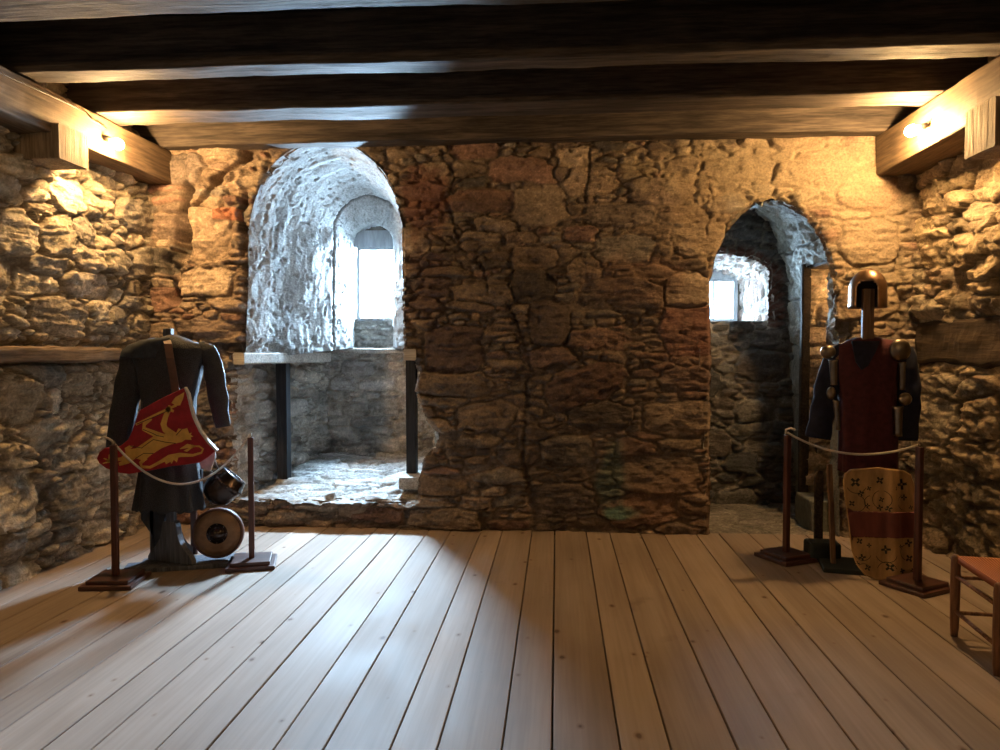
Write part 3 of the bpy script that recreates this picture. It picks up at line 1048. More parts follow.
plane_wall('wall_niche_left', (-2.66, 5.86), (-2.27, 7.25), 0.10, 1.40, 71, label='rubble stone left side of the niche below the lintel', side=1)
plane_wall('wall_niche_back', (-2.45, 7.22), (-1.05, 7.22), 0.25, 1.47, 72, label='rubble stone back of the niche below the window', side=1)
plane_wall('wall_niche_right', (-0.90, 5.88), (-1.22, 7.25), 0.10, 1.42, 73, label='rubble stone right side of the niche', side=-1)
# shelf under the window and stone infill under the pane
U, V, h, c, _ = stone_surface(np.arange(-2.5, -1.0, 0.0125), np.arange(7.19, 7.60, 0.0125), 75, CLS_N, PAL_N, (0.35, 0.32, 0.28), relief=0.02, joint=0.02)
zz = 1.445 + 0.0 * U
grid_mesh('wall_niche_shelf', np.stack([U, V, zz + h * 0.6], -1), c, np.ones(h.shape, bool), M_STONE)['kind'] = 'structure'
plane_wall('wall_niche_sill', (-2.10, 7.36), (-1.56, 7.36), 1.42, 1.75, 76, label='stone infill beneath the niche window', side=1,
           classes=[(0.08, 0.03, 300), (0.04, 0.016, 1500)], pal=[(0.42, 0.40, 0.37), (0.36, 0.33, 0.30)], flushv=0.3)
rough_beam('wall_sill_slab', -2.22, -1.25, 7.185, 7.30, 1.40, 1.455, M_LINTEL, 'x', 9)['kind'] = 'structure'

# raised stone floor of the niche
ux = np.arange(-2.78, -0.90, 0.0115); vy = np.arange(5.795, 7.32, 0.0115)
U, V, h, c, _ = stone_surface(ux, vy, 81, [(0.24, 0.06, 200), (0.16, 0.04, 700), (0.08, 0.025, 1600), (0.04, 0.015, 2500)],
                              [(0.46, 0.45, 0.43), (0.40, 0.39, 0.37), (0.52, 0.51, 0.48), (0.34, 0.33, 0.31)], (0.30, 0.27, 0.23), relief=0.018, joint=0.014,
                              strata=0.004, flush=np.full((len(ux), len(vy)), 0.35), vary=0.12)
zp = np.interp(V, [5.79, 5.84, 6.4, 7.3], [0.195, 0.205, 0.31, 0.42])
zp = zp + 0.05 * sm(-1.5, -1.15, U) * sm(5.9, 6.3, V)
ragged = V > 5.815 + 0.03 * fbm(U * 7, V * 0, 5, 4) * 2
nf = grid_mesh('floor_niche', np.stack([U, V, zp + h], -1), c, ragged, M_STONE)
tag(nf, 'pale broken slate paving of the raised niche floor', kind='structure')
# masonry front under the paving edge
plane_wall('wall_niche_step', (-2.75, 5.86), (-1.0, 5.86), -0.03, 0.215, 83, pal=PAL_B, mort=(0.16, 0.12, 0.09), label='low stone step below the niche floor', side=1, flushv=0.3, relief=0.04)

# ================================================================== DOORWAY AND PASSAGE
D0 = [(x, z) for x, z in DOOR]
dx = np.array(D0)


def door_grow(g, up):
    out = []
    xc = 1.64
    for x, z in D0:
        out.append((x + (g if x > xc else -g - 0.06) * (1 if z < 2.3 else 0.6), z + up * sm(1.7, 2.6, z)))
    return out


def door_keep(pos, U, V):
    # open side doorway in the right side of the passage
    k = (pos[..., 0] > 1.85) & (pos[..., 2] < 2.13 + 0.02 * fbm(U * 9, V * 9, 3, 2)) & (pos[..., 1] > 5.985) & (pos[..., 1] < 6.42)
    return ~k


def door_post(U, V, pos, h, col):
    # plaster darker towards the bottom; open joints between the blocks of the arch
    lo = 1 - sm(0.6, 1.9, pos[..., 2] + 0.5 * fbm(U * 2, V * 2, 8, 3))
    col = col * (1 - 0.45 * lo[..., None])
    j = np.abs(np.mod(pos[..., 2] + 0.05 * fbm(U * 4, V * 4, 3, 2), 0.42) - 0.21)
    k = (1 - sm(0.004, 0.014, j))
    h = h - 0.02 * k
    b = sm(0.05, 0.25, fbm(U * 6, V * 9, 44, 4))[..., None] * 0.45
    col = col * (1 - 0.5 * k[..., None])
    return h + 0.02 * fbm(U * 11, V * 15, 12, 3), col * (1 - b) + np.array((0.10, 0.09, 0.07)) * b


n2 = shell('wall_passage', [door_grow(0.01, 0), door_grow(0.0, 0.03), door_grow(0.02, 0.22)], [5.845, 6.1, 7.10], M_PLASTER, 91,
           [(0.33, 0.33, 0.30)], None, None, 0, 0, 0, plaster=True, keepfn=door_keep, res=0.0125, rlf=1.8, post=door_post)
tag(n2, 'worn plaster lining of the pointed doorway and passage', kind='structure')


def colp(U, V, c):
    # red brick surround of the small window (local u from x=1.0)
    X = U + 1.0
    d = seg_dist(X, V, [(1.10, 2.24), (1.5, 2.33), (1.78, 2.30), (1.99, 2.17), (2.02, 1.72)])
    k = (1 - sm(0.05, 0.11, d))
    br = (np.mod(np.arctan2(V - 1.6, X - 1.55) * 9, 1) < 0.82)
    colr = np.where(br[..., None], np.array((0.16, 0.065, 0.045)), np.array((0.20, 0.17, 0.14)))
    return c * (1 - k[..., None] * 0.8) + colr * k[..., None] * 0.8


win2_hole = [(0.10, 1.71), (0.10, 2.24), (0.3, 2.31), (0.50, 2.33), (0.70, 2.30), (0.85, 2.25), (0.945, 2.17), (0.95, 1.71)]
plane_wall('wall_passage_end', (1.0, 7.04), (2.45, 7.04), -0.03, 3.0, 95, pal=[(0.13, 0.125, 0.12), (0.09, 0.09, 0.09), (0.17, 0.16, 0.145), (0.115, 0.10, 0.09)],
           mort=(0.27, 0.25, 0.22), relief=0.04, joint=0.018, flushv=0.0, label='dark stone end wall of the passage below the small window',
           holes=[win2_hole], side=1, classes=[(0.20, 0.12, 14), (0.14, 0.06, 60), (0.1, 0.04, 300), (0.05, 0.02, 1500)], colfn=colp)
# brick reveal of the small window
R0 = [(1.08, 1.70), (1.08, 2.22), (1.3, 2.32), (1.50, 2.345), (1.70, 2.31), (1.86, 2.26), (1.965, 2.18), (1.965, 1.70)]
R1 = [(1.28, 1.70), (1.28, 2.10), (1.38, 2.20), (1.52, 2.23), (1.66, 2.22), (1.77, 2.19), (1.875, 2.12), (1.875, 1.70)]
n3 = shell('wall_window_reveal', [R0, R1], [7.03, 7.83], M_STONE, 97, [(0.42, 0.36, 0.32), (0.48, 0.42, 0.38), (0.40, 0.30, 0.26)], (0.5, 0.48, 0.45),
           [(0.04, 0.09, 300), (0.03, 0.05, 600)], 0.02, 0.014, 0.004, flush=0.3)
tag(n3, 'pale brick reveal of the small window', kind='structure')
bm = bmesh.new(); bm_box(bm, 1.05, 2.0, 7.06, 7.9, 1.60, 1.712)
from_bm('wall_window_sill', bm, plain('pale_sill_stone', (0.42, 0.39, 0.35), 0.85, bstr=0.6), None, bevel=0.01)['kind'] = 'structure'
# end wall above side room, side room stonework
plane_wall('wall_side_jamb', (2.10, 6.43), (2.80, 6.43), -0.03, 2.9, 98, pal=[(0.55, 0.42, 0.28), (0.48, 0.36, 0.25), (0.60, 0.46, 0.31)], mort=(0.5, 0.38, 0.25),  # stone colours raised to carry the warm light on this jamb
           flushv=0.5, relief=0.06, label='stone jamb tinted with warm light, seen through the side opening', side=1)
plane_wall('wall_side_near', (2.16, 5.985), (2.80, 5.985), -0.03, 2.9, 99, flushv=0.5, label='stone jamb nearest the room', side=-1)
plane_wall('wall_side_room', (2.74, 5.9), (2.74, 6.5), -0.03, 2.9, 100, flushv=0.4, label='dark stone side of the side opening', side=-1)
rough_beam('dark_gap_strip', 2.05, 2.125, 6.40, 6.46, 0.0, 2.16, M_DARKTRIM, 'z', 7, 0.006)['kind'] = 'structure'  # dark strip stands in for the dark gap at the opening's far edge
rough_beam('wall_side_head', 2.10, 2.76, 5.97, 6.45, 2.12, 2.28, M_DARKTRIM, 'x', 5)['kind'] = 'structure'

# passage floor flags and step
ux = np.arange(1.0, 2.78, 0.0125); vy = np.arange(5.885, 7.10, 0.0125)
U, V, h, c, _ = stone_surface(ux, vy, 103, [(0.4, 0.28, 30), (0.2, 0.14, 100), (0.1, 0.05, 300)],
                              [(0.25, 0.22, 0.19), (0.22, 0.20, 0.17), (0.28, 0.25, 0.21)], (0.17, 0.15, 0.12), relief=0.008, joint=0.01,
                              strata=0.003, flush=np.full((len(ux), len(vy)), 0.4), vary=0.1)
pf = grid_mesh('floor_passage', np.stack([U, V, 0.004 + h * 0.5 - 0.01], -1), c, np.ones(h.shape, bool), M_STONE)
tag(pf, 'worn grey flagstones in the passage beyond the doorway', kind='structure')
rough_beam('floor_side_step', 2.02, 2.72, 5.99, 6.42, -0.02, 0.24, plain('mossy_step_stone', (0.15, 0.15, 0.12), 0.9, bstr=0.8, bdist=0.02), 'y', 6, 0.02)['kind'] = 'structure'
tag(bpy.data.objects['floor_side_step'], 'low stone step into the side opening', kind='structure')

# ================================================================== WINDOWS
def window(name, x0, x1, z0, z1, y, label, bars_v=(), bars_h=(), fw=0.03, head=None):
    root = empty(name, ((x0 + x1) / 2, y, z0))
    tag(root, label, kind='structure')
    inv = Matrix.Translation(-Vector(root.location))
    bm = bmesh.new()
    for b_ in [(x0 - fw, x0, y, y + 0.06, z0 - fw, z1 + fw), (x1, x1 + fw, y, y + 0.06, z0 - fw, z1 + fw),
               (x0, x1, y, y + 0.06, z1, z1 + fw), (x0, x1, y, y + 0.06, z0 - fw, z0)]:
        bm_box(bm, *b_, mat=inv)
    from_bm('window_frame', bm, M_FRAME, root, bevel=0.003)
    bm = bmesh.new(); bm_box(bm, x0, x1, y + 0.035, y + 0.040, z0, z1, mat=inv)
    from_bm('pane', bm, M_GLASS, root)
    for xb in bars_v:
        bm = bmesh.new(); bm_box(bm, xb - 0.008, xb + 0.008, y + 0.02, y + 0.05, z0, z1, mat=inv); from_bm('glazing_bar', bm, M_LEAD, root)
    for zb in bars_h:
        bm = bmesh.new(); bm_box(bm, x0, x1, y + 0.025, y + 0.045, zb - 0.006, zb + 0.006, mat=inv); from_bm('glazing_bar', bm, M_LEAD, root)
    if head:
        bm = bmesh.new(); bm_box(bm, *head, mat=inv); from_bm('head_board', bm, M_FRAME, root, bevel=0.004)
    return root


window('window_1', -1.985, -1.65, 1.765, 2.445, 7.37, 'small tall window glowing white at the back of the niche', (), (), 0.03,
       head=(-2.04, -1.57, 7.35, 7.42, 2.475, 2.64))
window('window_2', 1.33, 1.80, 1.76, 2.14, 7.76, 'small white window seen through the doorway', (1.80 - 0.20,), (), 0.04,
       head=(1.27, 1.88, 7.74, 7.82, 2.18, 2.26))

# ================================================================== TIMBERS
PRE = [(5.67, 5.825, 3.05), (4.87, 5.15, 3.055), (4.14, 4.33, 3.06), (3.26, 3.50, 3.055)]
BL = ['hewn ceiling beam lying tight against the far stone wall', 'second dark ceiling beam out from the far wall, above the two bulbs',
      'third dark ceiling beam out from the far wall, whose underside is pale at left', 'nearest ceiling beam, its pale underside along the top edge of the photo']
for k, (y0, y1, z0) in enumerate(PRE):
    o = rough_beam('ceiling_beam', -3.40, 2.80, y0, y1, z0, 3.36, M_BEAM, 'x', k + 1, 0.012)
    tag(o, BL[k], 'beam', 'ceiling beams across the room')
o = rough_beam('wall_plate', -3.44, -3.12, -2.45, 5.83, 2.79, 3.05, M_PLATE, 'y', 21, 0.008)
tag(o, 'long timber wall plate on the left stone wall, lit golden around its bulb', 'beam', 'timber wall plates')
o = rough_beam('wall_plate', 2.39, 2.84, -2.45, 5.83, 2.755, 3.05, M_PLATE, 'y', 25, 0.008)
tag(o, 'long timber wall plate on the right stone wall above the red surcoat', 'beam', 'timber wall plates')
o = rough_beam('timber_corbel', -3.42, -3.075, 4.40, 4.69, 2.63, 2.85, M_CORBEL, 'x', 31, 0.006)
tag(o, 'square sawn timber block under the left wall plate', 'corbel', 'timber blocks under the wall plates')
o = rough_beam('timber_corbel', 2.36, 2.84, 4.24, 4.54, 2.55, 2.82, M_CORBEL, 'x', 35, 0.006)
tag(o, 'square sawn timber block under the right wall plate at the photo edge', 'corbel', 'timber blocks under the wall plates')

tag(rough_beam('trim_1', -3.37, -3.27, -2.4, 5.80, 1.36, 1.46, M_TRIM, 'y', 41, 0.025, edge=0.02), 'levelling timber laid along the left stone wall', kind='structure')
tag(rough_beam('trim_2', 2.72, 2.83, -2.4, 5.83, 1.34, 1.66, M_DARKTRIM, 'y', 43, 0.04, edge=0.03), 'dark timber set in the right stone wall', kind='structure')


def slanted(name, A, B, wdt, z0, z1, m, parent=None):
    A = Vector(A); B = Vector(B)
    d = B - A; L = d.length; ang = math.atan2(d.y, d.x)
    o = rough_beam(name, 0, L, -wdt / 2, wdt / 2, 0, z1 - z0, m, 'x', 3, 0.004, parent)
    o.location = (A.x, A.y, z0); o.rotation_euler = (0, 0, ang)
    return o


o = slanted('timber_lintel', (-2.555, 5.78, 0), (-2.22, 6.98, 0), 0.11, 1.325, 1.42, M_LINTEL)
tag(o, 'pale timber lintel under the left side of the niche plaster', 'lintel', 'niche lintels')
o = slanted('timber_lintel', (-1.165, 5.80, 0), (-1.36, 7.05, 0), 0.10, 1.36, 1.45, M_LINTEL)
tag(o, 'short pale timber lintel under the right side of the niche plaster', 'lintel', 'niche lintels')
tag(rough_beam('timber_post', -2.46, -2.365, 6.32, 6.42, 0.285, 1.33, M_POST, 'z', 51, 0.003, edge=0.005),
    'dark upright post under the left niche lintel', 'post', 'dark posts in the niche')
tag(rough_beam('timber_post', -1.285, -1.20, 6.22, 6.32, 0.385, 1.36, M_POST, 'z', 53, 0.003, edge=0.005),
    'dark upright post at the right edge of the niche', 'post', 'dark posts in the niche')
o = rough_beam('sole_block', -1.30, -1.13, 6.00, 6.38, 0.29, 0.385, M_LINTEL, 'y', 54, 0.004)
tag(o, 'pale timber block beneath the right niche post', 'block')

# ================================================================== BULBS
def bulb(loc, side, strength, label, tilt):
    root = empty('light_bulb', loc)
    tag(root, label, 'lamp', 'bare bulbs on the wall plates')
    g = glow_mat('glowing_bulb', (1.0, 0.60, 0.24), strength)
    prof = [(0.0, -0.052), (0.016, -0.049), (0.030, -0.036), (0.036, -0.014), (0.033, 0.006), (0.020, 0.024), (0.013, 0.036), (0.012, 0.042)]
    M = Matrix.Rotation(tilt, 4, 'Y')
    lathe('glass_bulb', prof, g, root, 24, M)
    lathe('lamp_socket', [(0.0, 0.040), (0.019, 0.041), (0.021, 0.075), (0.016, 0.090), (0.0, 0.091)], M_CABLE, root, 20, M)
    e = M @ Vector((0, 0, 0.088))
    pts = [e, e + Vector((-side * 0.015, 0.0, 0.01)), e + Vector((-side * 0.045, 0.0, 0.03)), e + Vector((-side * 0.062, 0.01, 0.09)), e + Vector((-side * 0.064, 0.03, 0.16))]
    tube('cord', pts, 0.005, M_CABLE, root)
    return root


bulb((-3.03, 4.93, 2.865), 1, BULB_STRENGTH_L, 'bare glowing bulb fixed to the left wall plate', math.radians(-62))
bulb((2.29, 5.02, 2.862), -1, BULB_STRENGTH_R, 'bare glowing bulb fixed to the right wall plate', math.radians(70))
bulb((-2.96, 0.6, 2.83), 1, 600.0, 'unseen bulb added for fill on the left wall plate nearer the viewer', math.radians(-62))  # added bulb out of view, gives the room warm fill light
bulb((2.25, 0.6, 2.823), -1, 600.0, 'unseen bulb added for fill on the right wall plate nearer the viewer', math.radians(70))  # its counterpart on the right, also unseen and added as fill
bulb((2.47, 6.20, 1.98), -1, 170.0, 'small warm bulb tucked inside the side opening of the passage', math.radians(10))
# cables along the plates
tag(tube('power_cable', [(-3.108, y, 3.0 + 0.012 * math.sin(y * 3) - (0.03 if y > 4.8 else 0)) for y in np.linspace(3.2, 4.95, 26)], 0.004, M_CABLE),
    'thin dark cable running along the left wall plate', 'cable')

# ================================================================== ROPE BARRIERS
def barrier(loc, rz, label, hgt=0.87, bs=0.30):
    root = empty('barrier_post', loc, rz)
    tag(root, label, 'barrier post', 'wooden rope barrier posts')
    bm = bmesh.new(); bm_box(bm, -bs / 2, bs / 2, -bs / 2, bs / 2, 0, 0.028); from_bm('base', bm, M_BASEWOOD, root, bevel=0.006)
    bm = bmesh.new(); bm_box(bm, -bs / 2 + 0.03, bs / 2 - 0.03, -bs / 2 + 0.03, bs / 2 - 0.03, 0.028, 0.052); from_bm('base_step', bm, M_BASEWOOD, root, bevel=0.005)
    bm = bmesh.new(); bm_box(bm, -0.018, 0.018, -0.018, 0.018, 0.05, hgt); from_bm('pole', bm, M_BARRIER, root, bevel=0.004)
    bm = bmesh.new()
    pts = [(0.010 * math.cos(a), 0, hgt + 0.012 + 0.012 * math.sin(a)) for a in np.linspace(-math.pi / 2, math.pi * 1.3, 12)]
    tube_bm(bm, pts, 0.003, 8); from_bm('hook', bm, M_STEEL, root, smooth=True)
    return root


PL1 = PZ(116, 583); PL2 = PZ(252, 565); PR1 = PZ(786, 559); PR2 = PZ(917, 588)
barrier((PL1.x, PL1.y, 0), math.radians(8), 'reddish wooden barrier post in front of the red lion shield, nearest on the left', 0.86, 0.31)
barrier((PL2.x, PL2.y, 0), math.radians(18), 'reddish wooden barrier post beside the round brown shield', 0.86, 0.31)
barrier((PR1.x, PR1.y, 0), math.radians(28), 'reddish wooden barrier post in front of the doorway', 0.86, 0.30)
barrier((PR2.x, PR2.y, 0), math.radians(30), 'reddish wooden barrier post between painted shield and stool', 0.86, 0.30)


def rope(A, B, sag, label, tail=None):
    pts = []
    for k in range(41):
        t = k / 40
        q = A.lerp(B, t); q.z -= sag * 4 * t * (1 - t)
        pts.append(q)
    if tail:
        pts = [A + Vector(t) for t in tail] + pts
    return tag(tube('barrier_rope', pts, 0.0075, M_ROPE, n=10), label, 'rope', 'pale barrier ropes')


rope(Vector((PL1.x - 0.01, PL1.y - 0.0, 0.885)), Vector((PL2.x, PL2.y, 0.88)), 0.30, 'pale rope sagging in front of the red lion shield',
     tail=[(-0.07, 0.0, 0.01), (-0.05, 0.0, 0.025), (-0.02, 0, 0.012)])
rope(Vector((PR1.x, PR1.y, 0.875)), Vector((PR2.x, PR2.y, 0.875)), 0.10, 'pale rope sagging in front of the red surcoat',
     tail=[(0.05, 0.0, 0.02), (0.02, 0.0, 0.032), (-0.012, 0, 0.022), (-0.016, 0, -0.01)])

# ================================================================== LEFT DISPLAY
LY_ = 4.72


def q(x, y, Y=LY_):
    return PY(x, y, Y)


st = empty('armour_stand', (q(172, 560).x, LY_, 0))
tag(st, 'grey blue wooden stand holding up the dark mail shirt', 'stand')
ox = st.location.x


def loc_box(name, x0, x1, y0, y1, z0, z1, m, parent, rz=0.0, bevel=0.004, tilt=None):
    bm = bmesh.new(); bm_box(bm, x0, x1, y0, y1, z0, z1)
    M = Matrix.Rotation(rz, 4, 'Z')
    if tilt: M = M @ tilt
    bmesh.ops.transform(bm, matrix=M, verts=bm.verts)
    return from_bm(name, bm, m, parent, bevel=bevel)


loc_box('upright', -0.028, 0.028, -0.02, 0.02, 0.03, 1.585, M_STAND, st)
loc_box('shoulder_bar', -0.24, 0.24, -0.02, 0.02, 1.40, 1.445, M_STAND, st)
loc_box('base_plank', -0.13, 0.13, -0.20, 0.46, 0.0, 0.028, M_STAND, st, math.radians(-72))
loc_box('base_plank', -0.28, 0.06, -0.06, 0.06, 0.0, 0.026, M_STAND, st, math.radians(20))
# two curved brackets
for rz in (0, 0.5 * math.pi, math.pi):
    pts = [(0.0, 0.03), (0.19, 0.03), (0.19, 0.055), (0.165, 0.09), (0.12, 0.13), (0.085, 0.18), (0.07, 0.22), (0.062, 0.27), (0.05, 0.30), (0.0, 0.30)]
    o = plate_from_outline('foot_bracket', pts, -0.022, 0.022, M_STAND, st, 0.003, Matrix.Rotation(rz - 0.3, 4, 'Z'))
# second thin upright at the left
loc_box('rear_upright', -0.165, -0.133, 0.02, 0.05, 0.02, 1.0, M_STAND, st)

# mail shirt
sh = empty('mail_shirt', (ox, LY_, 0.30))
tag(sh, 'dark chain mail shirt with hanging sleeves on the grey stand', 'shirt')
Msh = Matrix.Translation(-Vector(sh.location))


def xz(x, y, Y=LY_):
    p__ = q(x, y, Y); return p__.x, p__.z


def ring(xl, xr, y, ry, Y=LY_, pw=2.4):
    a = q(xl, y, Y); b_ = q(xr, y, Y)
    return ((a.x + b_.x) / 2, Y, a.z, (b_.x - a.x) / 2, ry, pw)


def fold(a, z):
    return 0.035 * math.sin(a * 9 + z * 3) * min(1, max(0, (1.35 - z) * 1.6)) + 0.03 * mnoise.noise(Vector((math.cos(a) * 3, math.sin(a) * 3, z * 4)))


keys = [ring(170, 175, 335, 0.02), ring(161, 184, 338, 0.05), ring(150, 190, 341, 0.07), ring(136, 203, 345, 0.08), ring(131, 207, 351, 0.09), ring(139, 201, 372, 0.10), ring(144, 194, 400, 0.11), ring(145, 193, 430, 0.11),
        ring(144, 196, 460, 0.12), ring(140, 200, 490, 0.13), ring(137, 203, 508, 0.135)]
bm = bmesh.new()
rr = loft_bm(bm, resample(keys, 0.02), 64, fold)
for k, vv in enumerate(rr[-1]):
    vv.co.z += 0.03 * mnoise.noise(Vector((k * 0.4, 0, 3)))
bmesh.ops.transform(bm, matrix=Msh, verts=bm.verts)
solidify(from_bm('body', bm, M_MAIL, sh, smooth=True), 0.006)


def sleeve(name, cs, m, parent, Mx, Y, n=28, ry=0.6, seed=0, thick=0.006):
    """cs: list of (x, y, half-width px)"""
    bm = bmesh.new()
    P = []; R = []
    for i in range(len(cs) - 1):
        for k in range(6):
            t = k / 6
            x_ = cs[i][0] * (1 - t) + cs[i + 1][0] * t; y_ = cs[i][1] * (1 - t) + cs[i + 1][1] * t
            r_ = cs[i][2] * (1 - t) + cs[i + 1][2] * t
            P.append(PY(x_, y_, Y)); R.append(r_ * Y / FPX)
    P.append(PY(cs[-1][0], cs[-1][1], Y)); R.append(cs[-1][2] * Y / FPX)
    rings = tube_bm(bm, P, R, n, False, ry)
    for i, rg in enumerate(rings):
        for k, vv in enumerate(rg):
            c_ = P[i]
            f = 1 + 0.10 * mnoise.noise(Vector((k * 0.5 + seed * 5, i * 0.22, seed))) + 0.05 * math.sin(i * 0.9 + k * 0.5)
            vv.co = c_ + (vv.co - c_) * f
    bmesh.ops.transform(bm, matrix=Mx, verts=bm.verts)
    return solidify(from_bm(name, bm, m, parent, smooth=True), thick)


sleeve('sleeve', [(145, 352, 8), (134, 356, 13), (131, 375, 14), (126, 400, 14), (121, 425, 13), (118, 455, 12)], M_MAIL, sh, Msh, LY_, seed=1)
sleeve('sleeve', [(199, 349, 8), (208, 352, 9), (213, 365, 10), (216, 385, 10), (219, 405, 9.5), (223, 427, 7)], M_MAIL, sh, Msh, LY_, seed=2)
# shoulder cape flaps
bm = bmesh.new()
cape = [ring(158, 176, 338, 0.075), ring(142, 176, 341, 0.095), ring(130, 173, 346, 0.11), ring(125, 170, 352, 0.12), ring(124, 168, 358, 0.125)]
loft_bm(bm, resample(cape, 0.01), 40, fold)
bmesh.ops.transform(bm, matrix=Msh, verts=bm.verts)
solidify(from_bm('shoulder_flap', bm, M_DARKCLOTH, sh, smooth=True), 0.005)
# longer under-tunic hanging below at the left
bm = bmesh.new()
pts = [(141, 470), (139, 520), (150, 536), (151, 553), (160, 556), (163, 520), (168, 506), (190, 505), (200, 500), (200, 470)]
P2 = [xz(x, y, LY_) for x, y in pts]
plate_from_outline('under_tunic', [(x, z) for x, z in P2], LY_ + 0.02, LY_ + 0.045, M_DARKCLOTH, sh, 0.004, Msh)
bm.free()

# strap over the shoulder, and red shield hung on it
SY = 4.47


def shp(x, y, off=0.0):
    """zoomed artwork coordinates -> point on the shield plane"""
    p__ = PY(80 + x / 4.6875, 320 + y / 4.6875, SY)
    return p__.x, p__.z


sd = empty('lion_shield', (q(155, 440, SY).x, SY, 0.80))
tag(sd, 'red heater shield painted with a yellow lion, hung sideways on the mail shirt', 'shield')
Ms = Matrix.Translation(-Vector(sd.location))
outl = [(490, 318), (503, 345), (515, 400), (530, 455), (560, 520), (600, 575), (637, 612), (600, 642), (560, 668), (500, 678), (430, 685), (360, 700), (290, 712),
        (230, 722), (170, 715), (120, 695), (90, 672), (78, 650), (90, 620), (115, 600), (150, 598), (190, 590), (225, 560), (245, 520), (262, 465), (278, 425), (330, 395), (400, 358), (450, 335)]
plate_from_outline('board', [shp(*p_) for p_ in outl], SY, SY + 0.022, M_RED, sd, 0.004, Ms)
rim = [(488, 316), (493, 314), (510, 345), (522, 400), (537, 453), (566, 516), (606, 570), (643, 610), (637, 617), (598, 578), (558, 522), (528, 457), (513, 402), (500, 347)]
plate_from_outline('pale_rim', [shp(*p_) for p_ in rim], SY - 0.003, SY + 0.024, M_EDGE, sd, 0, Ms)


def stroke(bm, pts, wid, yy, closed=False):
    P = [Vector(p_) for p_ in pts]
    n = len(P)
    Lf, Rt = [], []
    for i in range(n):
        d = (P[min(i + 1, n - 1)] - P[max(i - 1, 0)]).normalized()
        nn = Vector((-d.y, d.x))
        w_ = (wid[i] if isinstance(wid, (list, tuple)) else wid) / 2
        Lf.append(P[i] + nn * w_); Rt.append(P[i] - nn * w_)
    vl = [bm.verts.new((shp(*a)[0], yy, shp(*a)[1])) for a in Lf]
    vr = [bm.verts.new((shp(*a)[0], yy, shp(*a)[1])) for a in Rt]
    for i in range(n - 1):
        bm.faces.new((vl[i], vl[i + 1], vr[i + 1], vr[i]))


def fill(bm, pts, yy):
    f = bm.faces.new([bm.verts.new((shp(*a)[0], yy, shp(*a)[1])) for a in pts])
    bmesh.ops.triangulate(bm, faces=[f])


body = [(448, 536), (475, 515), (462, 508), (482, 512), (492, 532), (490, 510), (503, 506), (512, 532), (524, 527), (518, 542), (532, 546), (512, 552), (524, 562), (495, 560),
        (478, 572), (430, 582), (385, 600), (340, 628), (300, 660), (262, 648), (230, 672), (186, 684), (182, 668), (208, 655), (196, 640), (215, 622), (210, 600), (232, 588), (252, 590), (238, 604), (262, 602), (300, 590), (330, 566), (352, 540), (400, 532)]
strokes = [([(416, 418), (402, 455), (392, 488), (400, 512), (450, 545)], [22, 24, 28, 30, 30]),
           ([(335, 462), (302, 488), (300, 510), (340, 528), (390, 550)], [14, 18, 20, 26, 34]),
           ([(262, 490), (340, 452), (410, 418), (452, 400)], 11),
           ([(310, 645), (285, 670), (290, 688), (330, 690), (372, 668), (420, 642), (470, 632), (530, 634), (570, 622), (578, 605), (560, 592), (525, 590)], [20, 16, 14, 13, 14, 22, 20, 12, 10, 9, 8, 6]),
           ([(540, 592), (505, 590), (470, 604)], [8, 20, 3]), ([(530, 594), (500, 612), (488, 612)], [6, 12, 2]),
           ([(405, 412), (440, 428)], 12), ([(420, 400), (414, 436)], 10),
           ([(218, 648), (160, 656), (128, 660)], [20, 12, 12]), ([(140, 660), (112, 648)], [10, 4]), ([(140, 658), (138, 630)], [12, 4]), ([(145, 662), (108, 672)], [10, 4])]
head = [(430, 388), (448, 362), (490, 338), (484, 368), (470, 400), (450, 402)]
bm = bmesh.new()
tuft = [(400, 645), (440, 628), (462, 640), (455, 668), (440, 655), (430, 674), (418, 656), (404, 676), (396, 660)]
yk = SY - 0.0022
fill(bm, body, yk); fill(bm, head, yk); fill(bm, tuft, yk)
for s_, w_ in strokes: stroke(bm, s_, w_, yk - 0.0004)
bmesh.ops.transform(bm, matrix=Ms, verts=bm.verts)
solidify(from_bm('painted_lion', bm, M_GOLD, sd), 0.001)
bm = bmesh.new()
yk = SY - 0.0036
for s_ in [[(452, 540), (478, 512)], [(300, 592), (345, 560), (400, 572), (450, 578)], [(238, 590), (290, 600), (330, 570)], [(356, 540), (395, 548)], [(360, 540), (340, 530), (296, 512)],
           [(262, 648), (300, 625), (345, 625)], [(268, 488), (335, 460), (415, 424)]]:
    stroke(bm, s_, 3.2, yk)
bmesh.ops.transform(bm, matrix=Ms, verts=bm.verts)
solidify(from_bm('dark_outline', bm, M_LINE, sd), 0.0008)

stp = [PY(166, 338, 4.69), PY(168, 344, 4.60), PY(170, 358, 4.57), PY(174, 380, 4.54), PY(177, 400, 4.51)]
bm = bmesh.new()
for a_ in (0,):
    prev = None
    for p_ in stp:
        l_ = bm.verts.new(p_ + Vector((-0.026, 0, 0))); r_ = bm.verts.new(p_ + Vector((0.026, 0, 0)))
        if prev: bm.faces.new((prev[0], l_, r_, prev[1]))
        prev = (l_, r_)
bmesh.ops.transform(bm, matrix=Ms, verts=bm.verts)
solidify(from_bm('strap', bm, M_LEATHER, sd), 0.005)

